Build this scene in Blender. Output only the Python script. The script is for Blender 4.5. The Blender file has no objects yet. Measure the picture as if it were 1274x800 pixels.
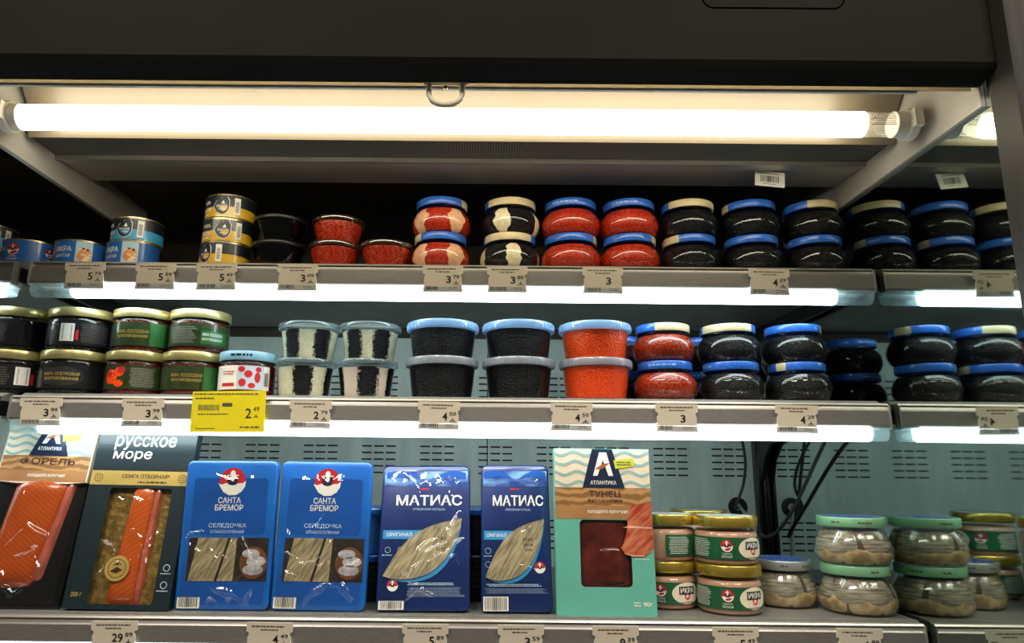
import bpy, bmesh, math, random
from mathutils import noise, Vector
random.seed(7)
sc = bpy.context.scene
COL = sc.collection
PI = math.pi
# ------------------------------------------------------------------ camera, world, exposure
F, PX, HY = 880.0, 594.0, 581.0
PITCH = math.atan(181 / F)
ROLL = math.radians(0.55)
CT, ST = math.cos(PITCH), math.sin(PITCH)
cd = bpy.data.cameras.new('camera')
cam = bpy.data.objects.new('camera', cd)
COL.objects.link(cam)
cd.sensor_width = 36
cd.lens = F / 1274 * 36
cd.shift_x = (637 - PX) / 1274
cd.clip_start = 0.01
cam.rotation_euler = (PI / 2 + PITCH, -ROLL, 0)
sc.camera = cam

w = bpy.data.worlds.new('shop_light')
sc.world = w
w.use_nodes = True
w.node_tree.nodes['Background'].inputs[0].default_value = (1.0, 0.93, 0.80, 1)
w.node_tree.nodes['Background'].inputs[1].default_value = 0.07
sc.view_settings.view_transform = 'Standard'
sc.view_settings.look = 'None'
sc.view_settings.gamma = 1
sc.view_settings.use_curve_mapping = False
sc.view_settings.exposure = 0.0
TUBE_L, LED_L = 12.0, 12.5


def shop_lamp(name, x, y, z, sx, sy, watts, aim):
    l = bpy.data.lights.new(name, 'AREA')
    l.shape = 'RECTANGLE'
    l.size, l.size_y = sx, sy
    l.energy = watts
    l.color = (1.0, .90, .76)
    o = bpy.data.objects.new(name, l)
    COL.objects.link(o)
    o.location = (x, y, z)
    o.rotation_euler = (Vector(aim) - Vector((x, y, z))).to_track_quat('-Z', 'Y').to_euler()


# rows of ceiling lamps over the shop aisle in front of the chiller
shop_lamp('aisle_lamp', -1.0, -.70, 1.9, 1.2,   .25, 42, (-.4, 1, -.1))
shop_lamp('aisle_lamp', 1.0, -.70, 1.9, 1.2, .25, 42, (.4, 1, -.1))


def wx(u, v, y):
    """metres to the right of the camera for a photo column at a known distance y"""
    s, c = math.sin(ROLL), math.cos(ROLL)
    u0 = (u - PX) * c + (v - HY) * s
    v0 = HY - (u - PX) * s + (v - HY) * c
    vp = (400 - v0) / F
    return u0 / F * y / (CT - vp * ST)


# ------------------------------------------------------------------ materials
def lin(h):
    if not isinstance(h, str):
        return tuple(h)
    h = h.lstrip('#')
    out = []
    for i in (0, 2, 4):
        c = int(h[i:i + 2], 16) / 255
        out.append(c / 12.92 if c <= .04045 else ((c + .055) / 1.055) ** 2.4)
    return tuple(out)


MATS = {}


def mat(name, color=None, rough=.5, metal=0, coat=0, var=.12, vscale=30, bump=0, bscale=200, kind='noise', spec=.5,
        emit=None, color2=None, trans=None, aniso=None, stretch=None, lo=.4, hi=.6, rot=None):
    if name in MATS:
        return MATS[name]
    m = bpy.data.materials.new(name)
    m.use_nodes = True
    nt = m.node_tree
    N, L = nt.nodes, nt.links
    b = N['Principled BSDF']
    c = lin(color)
    b.inputs['Roughness'].default_value = rough
    b.inputs['Metallic'].default_value = metal
    b.inputs['Coat Weight'].default_value = coat
    b.inputs['Coat Roughness'].default_value = .05
    b.inputs['Specular IOR Level'].default_value = spec
    tc = N.new('ShaderNodeTexCoord')
    src = tc.outputs['Object']
    if stretch:
        mp = N.new('ShaderNodeMapping')
        mp.inputs['Scale'].default_value = stretch
        if rot:
            mp.vector_type = 'TEXTURE'
            mp.inputs['Scale'].default_value = tuple(1 / q for q in stretch)
            mp.inputs['Rotation'].default_value = rot
        L.new(src, mp.inputs['Vector'])
        src = mp.outputs['Vector']
    tx = N.new('ShaderNodeTexNoise' if kind == 'noise' else 'ShaderNodeTexVoronoi')
    tx.inputs['Scale'].default_value = vscale
    if kind == 'noise':
        tx.inputs['Detail'].default_value = 4
    L.new(src, tx.inputs['Vector'])
    rp = N.new('ShaderNodeValToRGB')
    fac = tx.outputs['Fac'] if kind == 'noise' else tx.outputs['Distance']
    L.new(fac, rp.inputs['Fac'])
    c2 = lin(color2) if color2 else tuple(min(1, x * (1 + var)) for x in c)
    c1 = c if color2 else tuple(x * (1 - var) for x in c)
    rp.color_ramp.elements[0].position = lo
    rp.color_ramp.elements[1].position = hi
    rp.color_ramp.elements[0].color = (*c1, 1)
    rp.color_ramp.elements[1].color = (*c2, 1)
    L.new(rp.outputs['Color'], b.inputs['Base Color'])
    if bump:
        t2 = N.new('ShaderNodeTexVoronoi' if kind == 'voronoi' else 'ShaderNodeTexNoise')
        t2.inputs['Scale'].default_value = bscale
        L.new(src, t2.inputs['Vector'])
        bp = N.new('ShaderNodeBump')
        bp.inputs['Strength'].default_value = bump
        bp.inputs['Distance'].default_value = .002
        if kind == 'voronoi':
            bp.invert = True
            L.new(t2.outputs['Distance'], bp.inputs['Height'])
        else:
            L.new(t2.outputs['Fac'], bp.inputs['Height'])
        L.new(bp.outputs['Normal'], b.inputs['Normal'])
    if emit:
        b.inputs['Emission Color'].default_value = (*c, 1)
        b.inputs['Emission Strength'].default_value = emit
    MATS[name] = m
    return m


def clear(name, tint='ffffff', refl=.06, edge=.5, rough=.03, milk=0.0, milkcol='ffffff', bump=0, bscale=60):
    """thin clear glass or film: see-through with a sheen that grows towards the edge"""
    if name in MATS:
        return MATS[name]
    m = bpy.data.materials.new(name)
    m.use_nodes = True
    nt = m.node_tree
    N, L = nt.nodes, nt.links
    N.remove(N['Principled BSDF'])
    out = N['Material Output']
    tr = N.new('ShaderNodeBsdfTransparent')
    tr.inputs[0].default_value = (*lin(tint), 1)
    gl = N.new('ShaderNodeBsdfGlossy')
    gl.inputs['Roughness'].default_value = rough
    gl.inputs[0].default_value = (1, 1, 1, 1)
    lw = N.new('ShaderNodeLayerWeight')
    lw.inputs['Blend'].default_value = .5
    pw = N.new('ShaderNodeMath')
    pw.operation = 'POWER'
    pw.inputs[1].default_value = 4
    L.new(lw.outputs['Facing'], pw.inputs[0])
    mr = N.new('ShaderNodeMapRange')
    mr.inputs['To Min'].default_value = refl
    mr.inputs['To Max'].default_value = edge
    L.new(pw.outputs[0], mr.inputs['Value'])
    mx = N.new('ShaderNodeMixShader')
    L.new(mr.outputs[0], mx.inputs[0])
    base = tr
    if milk:
        df = N.new('ShaderNodeBsdfDiffuse')
        df.inputs[0].default_value = (*lin(milkcol), 1)
        tl = N.new('ShaderNodeBsdfTranslucent')
        tl.inputs[0].default_value = (*lin(milkcol), 1)
        m2 = N.new('ShaderNodeMixShader')
        m2.inputs[0].default_value = .4
        L.new(df.outputs[0], m2.inputs[1])
        L.new(tl.outputs[0], m2.inputs[2])
        m1 = N.new('ShaderNodeMixShader')
        m1.inputs[0].default_value = milk
        L.new(tr.outputs[0], m1.inputs[1])
        L.new(m2.outputs[0], m1.inputs[2])
        base = m1
    L.new(base.outputs[0], mx.inputs[1])
    L.new(gl.outputs[0], mx.inputs[2])
    if bump:
        tc = N.new('ShaderNodeTexCoord')
        tx = N.new('ShaderNodeTexNoise')
        tx.inputs['Scale'].default_value = bscale
        L.new(tc.outputs['Object'], tx.inputs['Vector'])
        bp = N.new('ShaderNodeBump')
        bp.inputs['Strength'].default_value = bump
        bp.inputs['Distance'].default_value = .004
        L.new(tx.outputs['Fac'], bp.inputs['Height'])
        L.new(bp.outputs['Normal'], gl.inputs['Normal'])
    L.new(mx.outputs[0], out.inputs['Surface'])
    MATS[name] = m
    return m


def stripes(name, c1, c2, scale, rough=.3, dist=3, rot=(0, 0, 0), lo=.35, hi=.75, coat=0, detail=2):
    """banded colour: wood grain, fish flesh, ribbing"""
    if name in MATS:
        return MATS[name]
    m = mat(name, c1, rough, coat=coat)
    nt = m.node_tree
    N, L = nt.nodes, nt.links
    wv = N.new('ShaderNodeTexWave')
    wv.inputs['Scale'].default_value = scale
    wv.inputs['Distortion'].default_value = dist
    wv.inputs['Detail'].default_value = detail
    mp = N.new('ShaderNodeMapping')
    mp.inputs['Rotation'].default_value = rot
    tc = [n for n in N if n.type == 'TEX_COORD'][0]
    L.new(tc.outputs['Object'], mp.inputs['Vector'])
    L.new(mp.outputs['Vector'], wv.inputs['Vector'])
    rp = [n for n in N if n.type == 'VALTORGB'][0]
    L.new(wv.outputs['Fac'], rp.inputs['Fac'])
    rp.color_ramp.elements[0].position = lo
    rp.color_ramp.elements[1].position = hi
    rp.color_ramp.elements[0].color = (*lin(c1), 1)
    rp.color_ramp.elements[1].color = (*lin(c2), 1)
    return m


def glow(name, col, strength):
    m = bpy.data.materials.new(name)
    m.use_nodes = True
    nt = m.node_tree
    nt.nodes.remove(nt.nodes['Principled BSDF'])
    e = nt.nodes.new('ShaderNodeEmission')
    e.inputs[0].default_value = (*col, 1)
    e.inputs[1].default_value = strength
    nt.links.new(e.outputs[0], nt.nodes['Material Output'].inputs[0])
    MATS[name] = m
    return m


def honeycomb_mat():
    m = mat('honeycomb', '3a372e', .6)
    nt = m.node_tree
    N, L = nt.nodes, nt.links
    tc = [n for n in N if n.type == 'TEX_COORD'][0]
    v = N.new('ShaderNodeTexVoronoi')
    v.inputs['Scale'].default_value = 260
    v.inputs['Randomness'].default_value = .0
    L.new(tc.outputs['Object'], v.inputs['Vector'])
    rp = [n for n in N if n.type == 'VALTORGB'][0]
    L.new(v.outputs['Distance'], rp.inputs['Fac'])
    rp.color_ramp.elements[0].position = .35
    rp.color_ramp.elements[1].position = .5
    rp.color_ramp.elements[0].color = (.006, .006, .005, 1)
    rp.color_ramp.elements[1].color = (.16, .15, .125, 1)
    return m


M_HOOD = mat('hood_paint', '191813', .7, spec=.1, var=.08, vscale=6, bump=.05, bscale=900)
M_HOOD2 = mat('hood_edge_paint', '191813', .7, spec=.1, var=.06, vscale=8)
M_POST = mat('post_paint', '302e2a', .5, var=.06, vscale=6, spec=.3)
M_GREY = mat('grey_steel', 'c4c0b8', .40, metal=.15, var=.06, vscale=12)
M_RAIL = mat('rail_aluminium', '8d8a86', .36, metal=.6, var=.10, vscale=60, stretch=(1, 30, 30))
M_RAILTOP = mat('rail_lip', 'b9b5ad', .28, metal=.7, var=.05, stretch=(1, 30, 30))
M_DECK = mat('shelf_steel', '85837d', .45, metal=.4, var=.08, vscale=20)
M_DARK = mat('dark_panel', '443d33', .7, var=.1, vscale=8)
M_BLACK = mat('black_plastic', '121212', .35, var=.1)
M_STEEL = mat('stainless_back', 'd2dfd7', .42, metal=.12, var=.10, vscale=7, stretch=(3, 1, .6))
M_STEEL2 = mat('dark_slot', '1a1d1c', .8)
M_TRAY = mat('lamp_tray_white', '786e5d', .35, var=.03, vscale=10)
M_WHITE = mat('white_plastic', 'e9e6de', .35, var=.03)
M_MIRROR = mat('mirror_glass', 'b9c6c0', .035, metal=1, var=.04, vscale=5)
M_HONEY = honeycomb_mat()
M_TUBE = glow('lit_tube', (1.0, .89, .66), TUBE_L)
M_LED = glow('lit_led', (.80, .97, 1.0), LED_L)
M_GLASS = clear('jar_glass', refl=.04, edge=.55, rough=.015)
M_PET = clear('clear_plastic', 'f6fbff', refl=.04, edge=.45, rough=.05)
M_PETLID = clear('clear_lid', 'eaf2f6', refl=.06, edge=.6, rough=.06, milk=.12, milkcol='cfe0ea')
M_FILM = clear('clear_film', refl=.055, edge=.5, rough=.06)
M_STRIP = clear('clear_price_strip', 'f2f6f6', refl=.06, edge=.4, rough=.08)
M_BLUELID = mat('blue_lid', '2d6bd2', .3, coat=.4, var=.12, vscale=180)
M_CREAMLID = mat('cream_lid', 'd9c79c', .35, coat=.3, var=.05)
M_BLUEPRINT = mat('blue_lid_print', '8ab4ee', .35)
M_GOLD = mat('gold_lid', 'c9ae4c', .27, metal=.75, var=.06)
M_GOLDPALE = mat('pale_gold_lid', 'cdbf83', .3, metal=.65, var=.08)
M_BLACKCAV = mat('black_caviar', '0e0d0d', .42, kind='voronoi', vscale=480, bump=.8, bscale=480, color2='030303', lo=.1, hi=.7, spec=.18)
M_REDCAV = mat('red_caviar', 'd23a12', .25, kind='voronoi', vscale=330, bump=.4, bscale=330, color2='8e1c08', lo=.15, hi=.85, spec=.35)
M_ORCAV = mat('orange_caviar', 'ff5c1e', .25, kind='voronoi', vscale=380, bump=.5, bscale=380, color2='ee420f', lo=.1, hi=.75, spec=.35)
M_BRRED = mat('brown_red_caviar', 'b03a14', .25, kind='voronoi', vscale=330, bump=.4, bscale=330, color2='701a08', lo=.15, hi=.85, spec=.35)
M_DKRED = mat('dark_red_caviar', '7d1210', .22, kind='voronoi', vscale=330, bump=.4, bscale=330, color2='3f0707', lo=.1, hi=.75, coat=.3)
M_CREAM = mat('cream_roe', 'eadfba', .35, var=.08, vscale=150)
M_PINKCREAM = mat('pink_cream_roe', 'eeb98f', .35, var=.08, vscale=150)
M_CARD = mat('tag_card', 'd6cbb8', .6, var=.02)
M_INK = mat('black_ink', '15130f', .6)
M_INK2 = mat('grey_ink', '55504a', .6)
M_YELLOW = mat('yellow_tag', 'f2e21a', .5, var=.03)
M_WPRINT = mat('white_print', 'f0eee6', .5, var=.02)
M_GPRINT = mat('gold_print', 'd7b765', .35, metal=.5, var=.06)
M_RED = mat('red_print', 'c4202c', .45, var=.05)
M_NAVY = mat('navy_print', '12203f', .4, var=.06)
M_TINWHITE = mat('tin_metal', 'cfc49a', .25, metal=.9, var=.05)


# ------------------------------------------------------------------ mesh building
class MB:
    def __init__(s):
        s.v, s.f, s.m = [], [], []

    def add(s, vs, fs, mi=0):
        o = len(s.v)
        s.v += [tuple(p) for p in vs]
        for f in fs:
            s.f.append([i + o for i in f])
            s.m.append(mi)
        return s

    def box(s, x0, x1, y0, y1, z0, z1, mi=0):
        vs = [(x, y, z) for z in (z0, z1) for y in (y0, y1) for x in (x0, x1)]
        return s.add(vs, [(0, 2, 3, 1), (4, 5, 7, 6), (0, 1, 5, 4), (2, 6, 7, 3), (0, 4, 6, 2), (1, 3, 7, 5)], mi)

    def lathe(s, prof, n=36, mi=0, matfn=None, a0=0, a1=2 * PI, closed=True):
        o = len(s.v)
        k = len(prof)
        cols = n if closed else n + 1
        for i in range(cols):
            a = a0 + (a1 - a0) * i / n
            for r, z in prof:
                s.v.append((r * math.sin(a), -r * math.cos(a), z))
        for i in range(n):
            j = (i + 1) % cols
            am = a0 + (a1 - a0) * (i + .5) / n
            if am > PI:
                am -= 2 * PI
            for q in range(k - 1):
                s.f.append([o + i * k + q, o + j * k + q, o + j * k + q + 1, o + i * k + q + 1])
                s.m.append(matfn(am) if matfn else mi)
        return s

    def extr(s, prof, x0, x1, mi=0, cap=True):
        """prof: list of (y, z), counter-clockwise seen from +x"""
        k = len(prof)
        vs = [(x0, y, z) for y, z in prof] + [(x1, y, z) for y, z in prof]
        fs = [(i, (i + 1) % k, k + (i + 1) % k, k + i) for i in range(k)]
        if cap:
            fs += [tuple(range(k - 1, -1, -1)), tuple(range(k, 2 * k))]
        return s.add(vs, fs, mi)

    def tube(s, pts, r, n=10, mi=0):
        pts = [Vector(p) for p in pts]
        o = len(s.v)
        up = Vector((0, 0, 1))
        prev = None
        for i, p in enumerate(pts):
            d = (pts[min(i + 1, len(pts) - 1)] - pts[max(i - 1, 0)]).normalized()
            if prev is None:
                a = d.cross(up if abs(d.z) < .9 else Vector((1, 0, 0))).normalized()
            else:
                a = (prev - d * prev.dot(d)).normalized()
            prev = a
            b = d.cross(a)
            for k in range(n):
                t = 2 * PI * k / n
                s.v.append(tuple(p + (a * math.cos(t) + b * math.sin(t)) * r))
        for i in range(len(pts) - 1):
            for k in range(n):
                k2 = (k + 1) % n
                s.f.append([o + i * n + k, o + i * n + k2, o + (i + 1) * n + k2, o + (i + 1) * n + k])
                s.m.append(mi)
        s.f.append([o + k for k in range(n)][::-1])
        s.f.append([o + (len(pts) - 1) * n + k for k in range(n)])
        s.m += [mi, mi]
        return s

    def mesh(s, name, smooth=40):
        me = bpy.data.meshes.new(name)
        me.from_pydata(s.v, [], s.f)
        me.update()
        if any(s.m):
            me.polygons.foreach_set('material_index', s.m)
        if smooth:
            me.shade_smooth()
            me.set_sharp_from_angle(angle=math.radians(smooth))
        return me


CACHE = {}
KPRE = ''


def part(name, mats, parent, key, fn, smooth=40, loc=None):
    """a mesh object under its thing; alike parts share their mesh"""
    if not isinstance(mats, (list, tuple)):
        mats = [mats]
    k = (KPRE, name, key, tuple(m.name for m in mats)) if key is not None else None
    me = CACHE.get(k) if k else None
    if me is None:
        mb = MB()
        fn(mb)
        me = mb.mesh(name, smooth)
        for m in mats:
            me.materials.append(m)
        if k:
            CACHE[k] = me
    o = bpy.data.objects.new(name, me)
    COL.objects.link(o)
    if parent:
        o.parent = parent
    if loc:
        o.location = loc
    return o


def thing(name, label, cat, loc=(0, 0, 0), rot=(0, 0, 0), group=None):
    o = bpy.data.objects.new(name, None)
    COL.objects.link(o)
    o.empty_display_size = .02
    o.location = loc
    o.rotation_euler = rot
    o['label'] = label
    o['category'] = cat
    if group:
        o['group'] = group
    return o


def struct(o, label=None):
    o['kind'] = 'structure'
    if label:
        o['label'] = label
    return o


def spl(P, n=4):
    out = []
    for i in range(len(P) - 1):
        p0, p1, p2, p3 = P[max(i - 1, 0)], P[i], P[i + 1], P[min(i + 2, len(P) - 1)]
        for k in range(n):
            t = k / n
            out.append(tuple(.5 * (2 * b + (c - a) * t + (2 * a - 5 * b + 4 * c - d) * t * t + (3 * b - a - 3 * c + d) * t ** 3)
                             for a, b, c, d in zip(p0, p1, p2, p3)))
    out.append(P[-1])
    return out


def rad(prof, off=0):
    def R(z):
        for (r0, z0), (r1, z1) in zip(prof, prof[1:]):
            if z0 <= z <= z1 and z1 > z0:
                return r0 + (r1 - r0) * (z - z0) / (z1 - z0) + off
        return prof[-1][0] + off
    return R


# maps from a flat print (x, z) on to a surface
def flat(off):
    return lambda x, z: (x, -off, z)


def round_(R, a0=0, r0=.045):
    return lambda x, z: (R(z) * math.sin(a0 + x / r0), -R(z) * math.cos(a0 + x / r0), z)


TXT = {}


def text2d(s, bold=0):
    k = (s, bold)
    if k not in TXT:
        cu = bpy.data.curves.new('t', 'FONT')
        cu.body = s
        cu.size = 1
        cu.resolution_u = 3
        cu.offset = bold
        ob = bpy.data.objects.new('t', cu)
        COL.objects.link(ob)
        me = bpy.data.meshes.new_from_object(ob)
        v = [(p.co.x, p.co.y) for p in me.vertices]
        f = [list(p.vertices) for p in me.polygons]
        bpy.data.objects.remove(ob)
        bpy.data.curves.remove(cu)
        bpy.data.meshes.remove(me)
        TXT[k] = (v, f)
    return TXT[k]


def P_text(s, cx, cz, w, h, bold=0.0, slant=0):
    v, f = text2d(s, bold)
    x0, x1 = min(p[0] for p in v), max(p[0] for p in v)
    z0, z1 = min(p[1] for p in v), max(p[1] for p in v)
    sx, sz = w / (x1 - x0), h / (z1 - z0)
    return [(cx + (p[0] - (x0 + x1) / 2) * sx + slant * (p[1] - z0) * sz, cz + (p[1] - (z0 + z1) / 2) * sz) for p in v], f


def P_rect(x0, x1, z0, z1, nx=1, nz=1):
    v = [(x0 + (x1 - x0) * i / nx, z0 + (z1 - z0) * j / nz) for j in range(nz + 1) for i in range(nx + 1)]
    f = [[j * (nx + 1) + i, j * (nx + 1) + i + 1, (j + 1) * (nx + 1) + i + 1, (j + 1) * (nx + 1) + i] for j in range(nz) for i in range(nx)]
    return v, f


def P_poly(pts):
    return list(pts), [list(range(len(pts)))]


def P_disc(cx, cz, rx, rz=None, n=28, a0=0, a1=2 * PI):
    rz = rz or rx
    full = abs(a1 - a0) > 6.2
    m = n if full else n + 1
    return P_poly([(cx + rx * math.cos(a0 + (a1 - a0) * i / n), cz + rz * math.sin(a0 + (a1 - a0) * i / n)) for i in range(m)])


def P_fan(cx, cz, rx, rz=None, n=28, rings=3):
    """disc of small faces, for curved surfaces"""
    rz = rz or rx
    v, f = [(cx, cz)], []
    for k in range(1, rings + 1):
        for i in range(n):
            a = 2 * PI * i / n
            v.append((cx + rx * k / rings * math.cos(a), cz + rz * k / rings * math.sin(a)))
    for i in range(n):
        f.append([0, 1 + i, 1 + (i + 1) % n])
        for k in range(1, rings):
            a, b = 1 + (k - 1) * n, 1 + k * n
            f.append([a + i, b + i, b + (i + 1) % n, a + (i + 1) % n])
    return v, f


def P_ring(cx, cz, r0, r1, n=24, a0=0, a1=2 * PI):
    v, f = [], []
    for i in range(n + 1):
        a = a0 + (a1 - a0) * i / n
        for r in (r0, r1):
            v.append((cx + r * math.cos(a), cz + r * math.sin(a)))
    for i in range(n):
        f.append([2 * i, 2 * i + 1, 2 * i + 3, 2 * i + 2])
    return v, f


def P_bars(x0, x1, z0, z1, n=18, seed=1, fill=.55):
    r = random.Random(seed)
    v, f = [], []
    d = (x1 - x0) / n
    for i in range(n):
        ww = d * (fill * .6 + r.random() * .4)
        a = x0 + i * d
        o = len(v)
        v += [(a, z0), (a + ww, z0), (a + ww, z1), (a, z1)]
        f.append([o, o + 1, o + 2, o + 3])
    return v, f


def P_scrawl(x0, x1, z0, z1, rows, seed=1, h=.55):
    """rows of tiny unreadable print"""
    r = random.Random(seed)
    v, f = [], []
    for k in range(rows):
        zz = z1 - (z1 - z0) * (k + .5) / rows
        hh = (z1 - z0) / rows * h / 2
        x = x0 + (r.random() * .1 * (x1 - x0) if rows > 1 else 0)
        xe = x1 - r.random() * .15 * (x1 - x0)
        while x < xe:
            ww = min((.2 + r.random()) * hh * 5, xe - x)
            o = len(v)
            v += [(x, zz - hh), (x + ww, zz - hh), (x + ww, zz + hh), (x, zz + hh)]
            f.append([o, o + 1, o + 2, o + 3])
            x += ww + hh * 1.0
    return v, f


def P_wave(x0, x1, zc, amp, th, wl, ph=0, n=40):
    v, f = [], []
    for i in range(n + 1):
        x = x0 + (x1 - x0) * i / n
        z = zc + amp * math.sin(2 * PI * x / wl + ph)
        v += [(x, z - th / 2), (x, z + th / 2)]
    for i in range(n):
        f.append([2 * i, 2 * i + 2, 2 * i + 3, 2 * i + 1])
    return v, f


def print_(name, m, parent, mapf, shapes, key=None):
    """ink on a surface: one mesh made of flat shapes laid on by mapf"""
    def fn(mb):
        for v, f in shapes:
            mb.add([mapf(x, z) for x, z in v], f)
    return part(name, m, parent, key, fn, smooth=0)


def pil(x0, x1, z0, z1, r, n=5):
    """rounded rectangle outline"""
    out = []
    for cx, cz, a in ((x1 - r, z0 + r, -PI / 2), (x1 - r, z1 - r, 0), (x0 + r, z1 - r, PI / 2), (x0 + r, z0 + r, PI)):
        for i in range(n + 1):
            t = a + PI / 2 * i / n
            out.append((cx + r * math.cos(t), cz + r * math.sin(t)))
    return out


def slab(mb, outline, y0, y1, bev=.0, mi=0):
    """plate of a given outline (x, z) from y0 (front) to y1, front edge rounded by bev"""
    cx = sum(p[0] for p in outline) / len(outline)
    cz = sum(p[1] for p in outline) / len(outline)
    rings = []
    if bev:
        def ins(d):
            res = []
            for x, z in outline:
                dx, dz = x - cx, z - cz
                l = math.hypot(dx, dz)
                res.append((x - dx / l * d, z - dz / l * d))
            return res
        rings = [(y0, ins(bev)), (y0 + bev * .35, ins(bev * .35)), (y0 + bev, outline), (y1, outline)]
    else:
        rings = [(y0, outline), (y1, outline)]
    k = len(outline)
    vs = [(x, y, z) for y, r in rings for x, z in r]
    fs = [list(range(k))]
    for q in range(len(rings) - 1):
        for i in range(k):
            j = (i + 1) % k
            fs.append([q * k + i, (q + 1) * k + i, (q + 1) * k + j, q * k + j])
    fs.append([(len(rings) - 1) * k + i for i in range(k)][::-1])
    mb.add(vs, fs, mi)


# ------------------------------------------------------------------ the case itself
XL, XR = -.664, .583          # ends of the shelves in view
XM = .590                     # mirror wall
XFAR = -1.45
YB = 1.50                     # back wall

wb = part('wall_back', M_STEEL, None, None, lambda m: m.box(XFAR, XM + .02, YB, YB + .02, -.62, .27), 0)
struct(wb, 'brushed steel back wall of the chiller with slotted vents')
up = part('wall_back_upper', M_DARK, None, None, lambda m: m.box(XFAR, XM + .02, YB, YB + .02, .27, .80), 0)
struct(up, 'dark upper back wall of the chiller')
wm = part('wall_right', M_MIRROR, None, None, lambda m: m.box(XM, XM + .012, .750, YB, -.62, .80), 0)
struct(wm, 'mirrored end wall of the chiller on the right')
# vents: groups of three by five slots
SLOT = []
for g in range(-15, 6):
    gx = .523 + .1215 * (g - 5)
    for z0 in (.041, -.106, .186):
        def fn(mb):
            for r in range(5):
                for c in range(3):
                    x = (c - 1) * .025
                    mb.box(x - .0100, x + .0100, -.0012, .004, -r * .0135 - .0016, -r * .0135 + .0016)
        part('vent', M_STEEL2, wb, 'vent', fn, 0, (gx, YB, z0))
# panel seams
for sx in (-.70, .02):
    part('panel_seam', M_STEEL2, wb, 'seam', lambda mb: mb.box(-.001, .001, -.0008, .002, -.6, .268), 0, (sx, YB, 0))

# ceiling of the canopy
ce = part('ceiling', M_DARK, None, None, lambda m: m.box(XFAR, XM, 1.10, YB, .478, .50), 0)
struct(ce, 'dark ceiling of the chiller behind the air grille')
cs = part('trim_1', M_GREY, None, None,
          lambda m: m.extr([(1.004, .4545), (1.100, .4585), (1.102, .49), (1.004, .49)][::1], XL + .02, XM - .004), 0)
struct(cs, 'grey metal strip behind the honeycomb air grille')
hc = part('trim_2', M_HONEY, None, None, lambda m: m.box(XL + .02, XM - .004, .925, 1.000, .457, .475), 0)
struct(hc, 'dark honeycomb air grille in the canopy')
part('grille_lip', M_RAILTOP, hc, None, lambda m: m.box(XL + .02, XM - .0065, .9985, 1.004, .4500, .478), 0)
# the side plates of the canopy
for k, (xa, xb) in enumerate(((XM - .006, XM - .0005), (-.652, -.644))):
    sp = part('trim_%d' % (k + 3), M_GREY, None, None,
              lambda m: m.extr([(.758, .418), (1.30, .418), (1.30, .53), (.758, .53)], xa, xb), 0)
    struct(sp, ['grey canopy side plate against the mirror', 'grey canopy divider plate at the left'][k])
# front post of the end wall
po = part('trim_5', [M_POST], None, None,
          lambda m: m.add([(x, y, z) for z in (-.62, .95) for x, y in
                           ((XM, .750), (XM, .712), (XM + .006, .704), (XM + .016, .699), (XM + .12, .696), (XM + .12, .750))],
                          [(0, 1, 7, 6), (1, 2, 8, 7), (2, 3, 9, 8), (3, 4, 10, 9), (4, 5, 11, 10), (5, 0, 6, 11), (5, 4, 3, 2, 1, 0), (6, 7, 8, 9, 10, 11)]), 30)
struct(po, 'dark grey front post of the end wall')

# hood
hood = thing('canopy_hood', 'dark grey hood across the top of the chiller with a recessed flap', 'hood', (0, .73, .4430))
def hood_fn(mb):
    P = [(0.026, .0), (.004, .0085), (.0, .0150), (.0, .017), (.0, .40), (.03, .40), (.03, .0)]
    mb.extr(P[::-1], XFAR, XM - .004)
part('hood_panel', M_HOOD, hood, None, hood_fn, 20)
part('flap_groove', mat('groove_black', '030303', .9, spec=0), hood, None,
     lambda mb: mb.add([(x, -.0006, z) for p in (pil(-.083, .083, .0805, .19, .014), pil(-.0815, .0815, .0820, .1885, .0125)) for x, z in p],
                       [(i, (i + 1) % 24, 24 + (i + 1) % 24, 24 + i) for i in range(24)]), 0, (wx(962, 5, .73), 0, 0))
part('hood_top', M_HOOD2, hood, None, lambda mb: mb.box(XFAR, XM + .02, .03, .79, .36, .40), 0)

# night blind with its pull handle
nb = thing('night_blind', 'night blind bar with a grey pull handle and added glow strip under the hood', 'blind', (0, .764, .4395))
M_GLOWSTRIP = clear('glow_strip', 'ffffff', refl=.02, edge=.1, rough=.3, milk=.9, milkcol='e8dcc0')
part('glow_strip', M_GLOWSTRIP, nb, None, lambda mb: mb.box(XFAR, XM - .01, .0005, .0015, .0012, .020), 0)  # translucent strip added above the bar so the tube makes a bright line
part('blind_bar', M_GREY, nb, None, lambda mb: mb.box(XFAR, XM - .075, -.001, .003, -.0022, .0010), 0)
hx = wx(554, 120, .755)
hm = mat('handle_plastic', 'c9c3ad', .35, var=.05)
hp = [(-.0195, -.0035, .001)] + [(-.0195 * math.cos(t), -.0035, -.0135 - .0130 * math.sin(t)) for t in [PI * i / 14 for i in range(15)]] + [(.0195, -.0035, .001)]
ho = part('pull_handle', hm, nb, None, lambda mb: mb.tube(hp, .0033, 12), 60, (hx, 0, .002))
part('handle_plate', hm, nb, None, lambda mb: mb.box(-.026, .026, -.0062, -.0012, .0005, .0045), 0, (hx, 0, .002))
part('screw', M_TINWHITE, nb, None, lambda mb: mb.tube([(0, -.004, -.0035), (0, 0, -.0035)], .0022, 12), 40, (hx, 0, .002))

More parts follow.
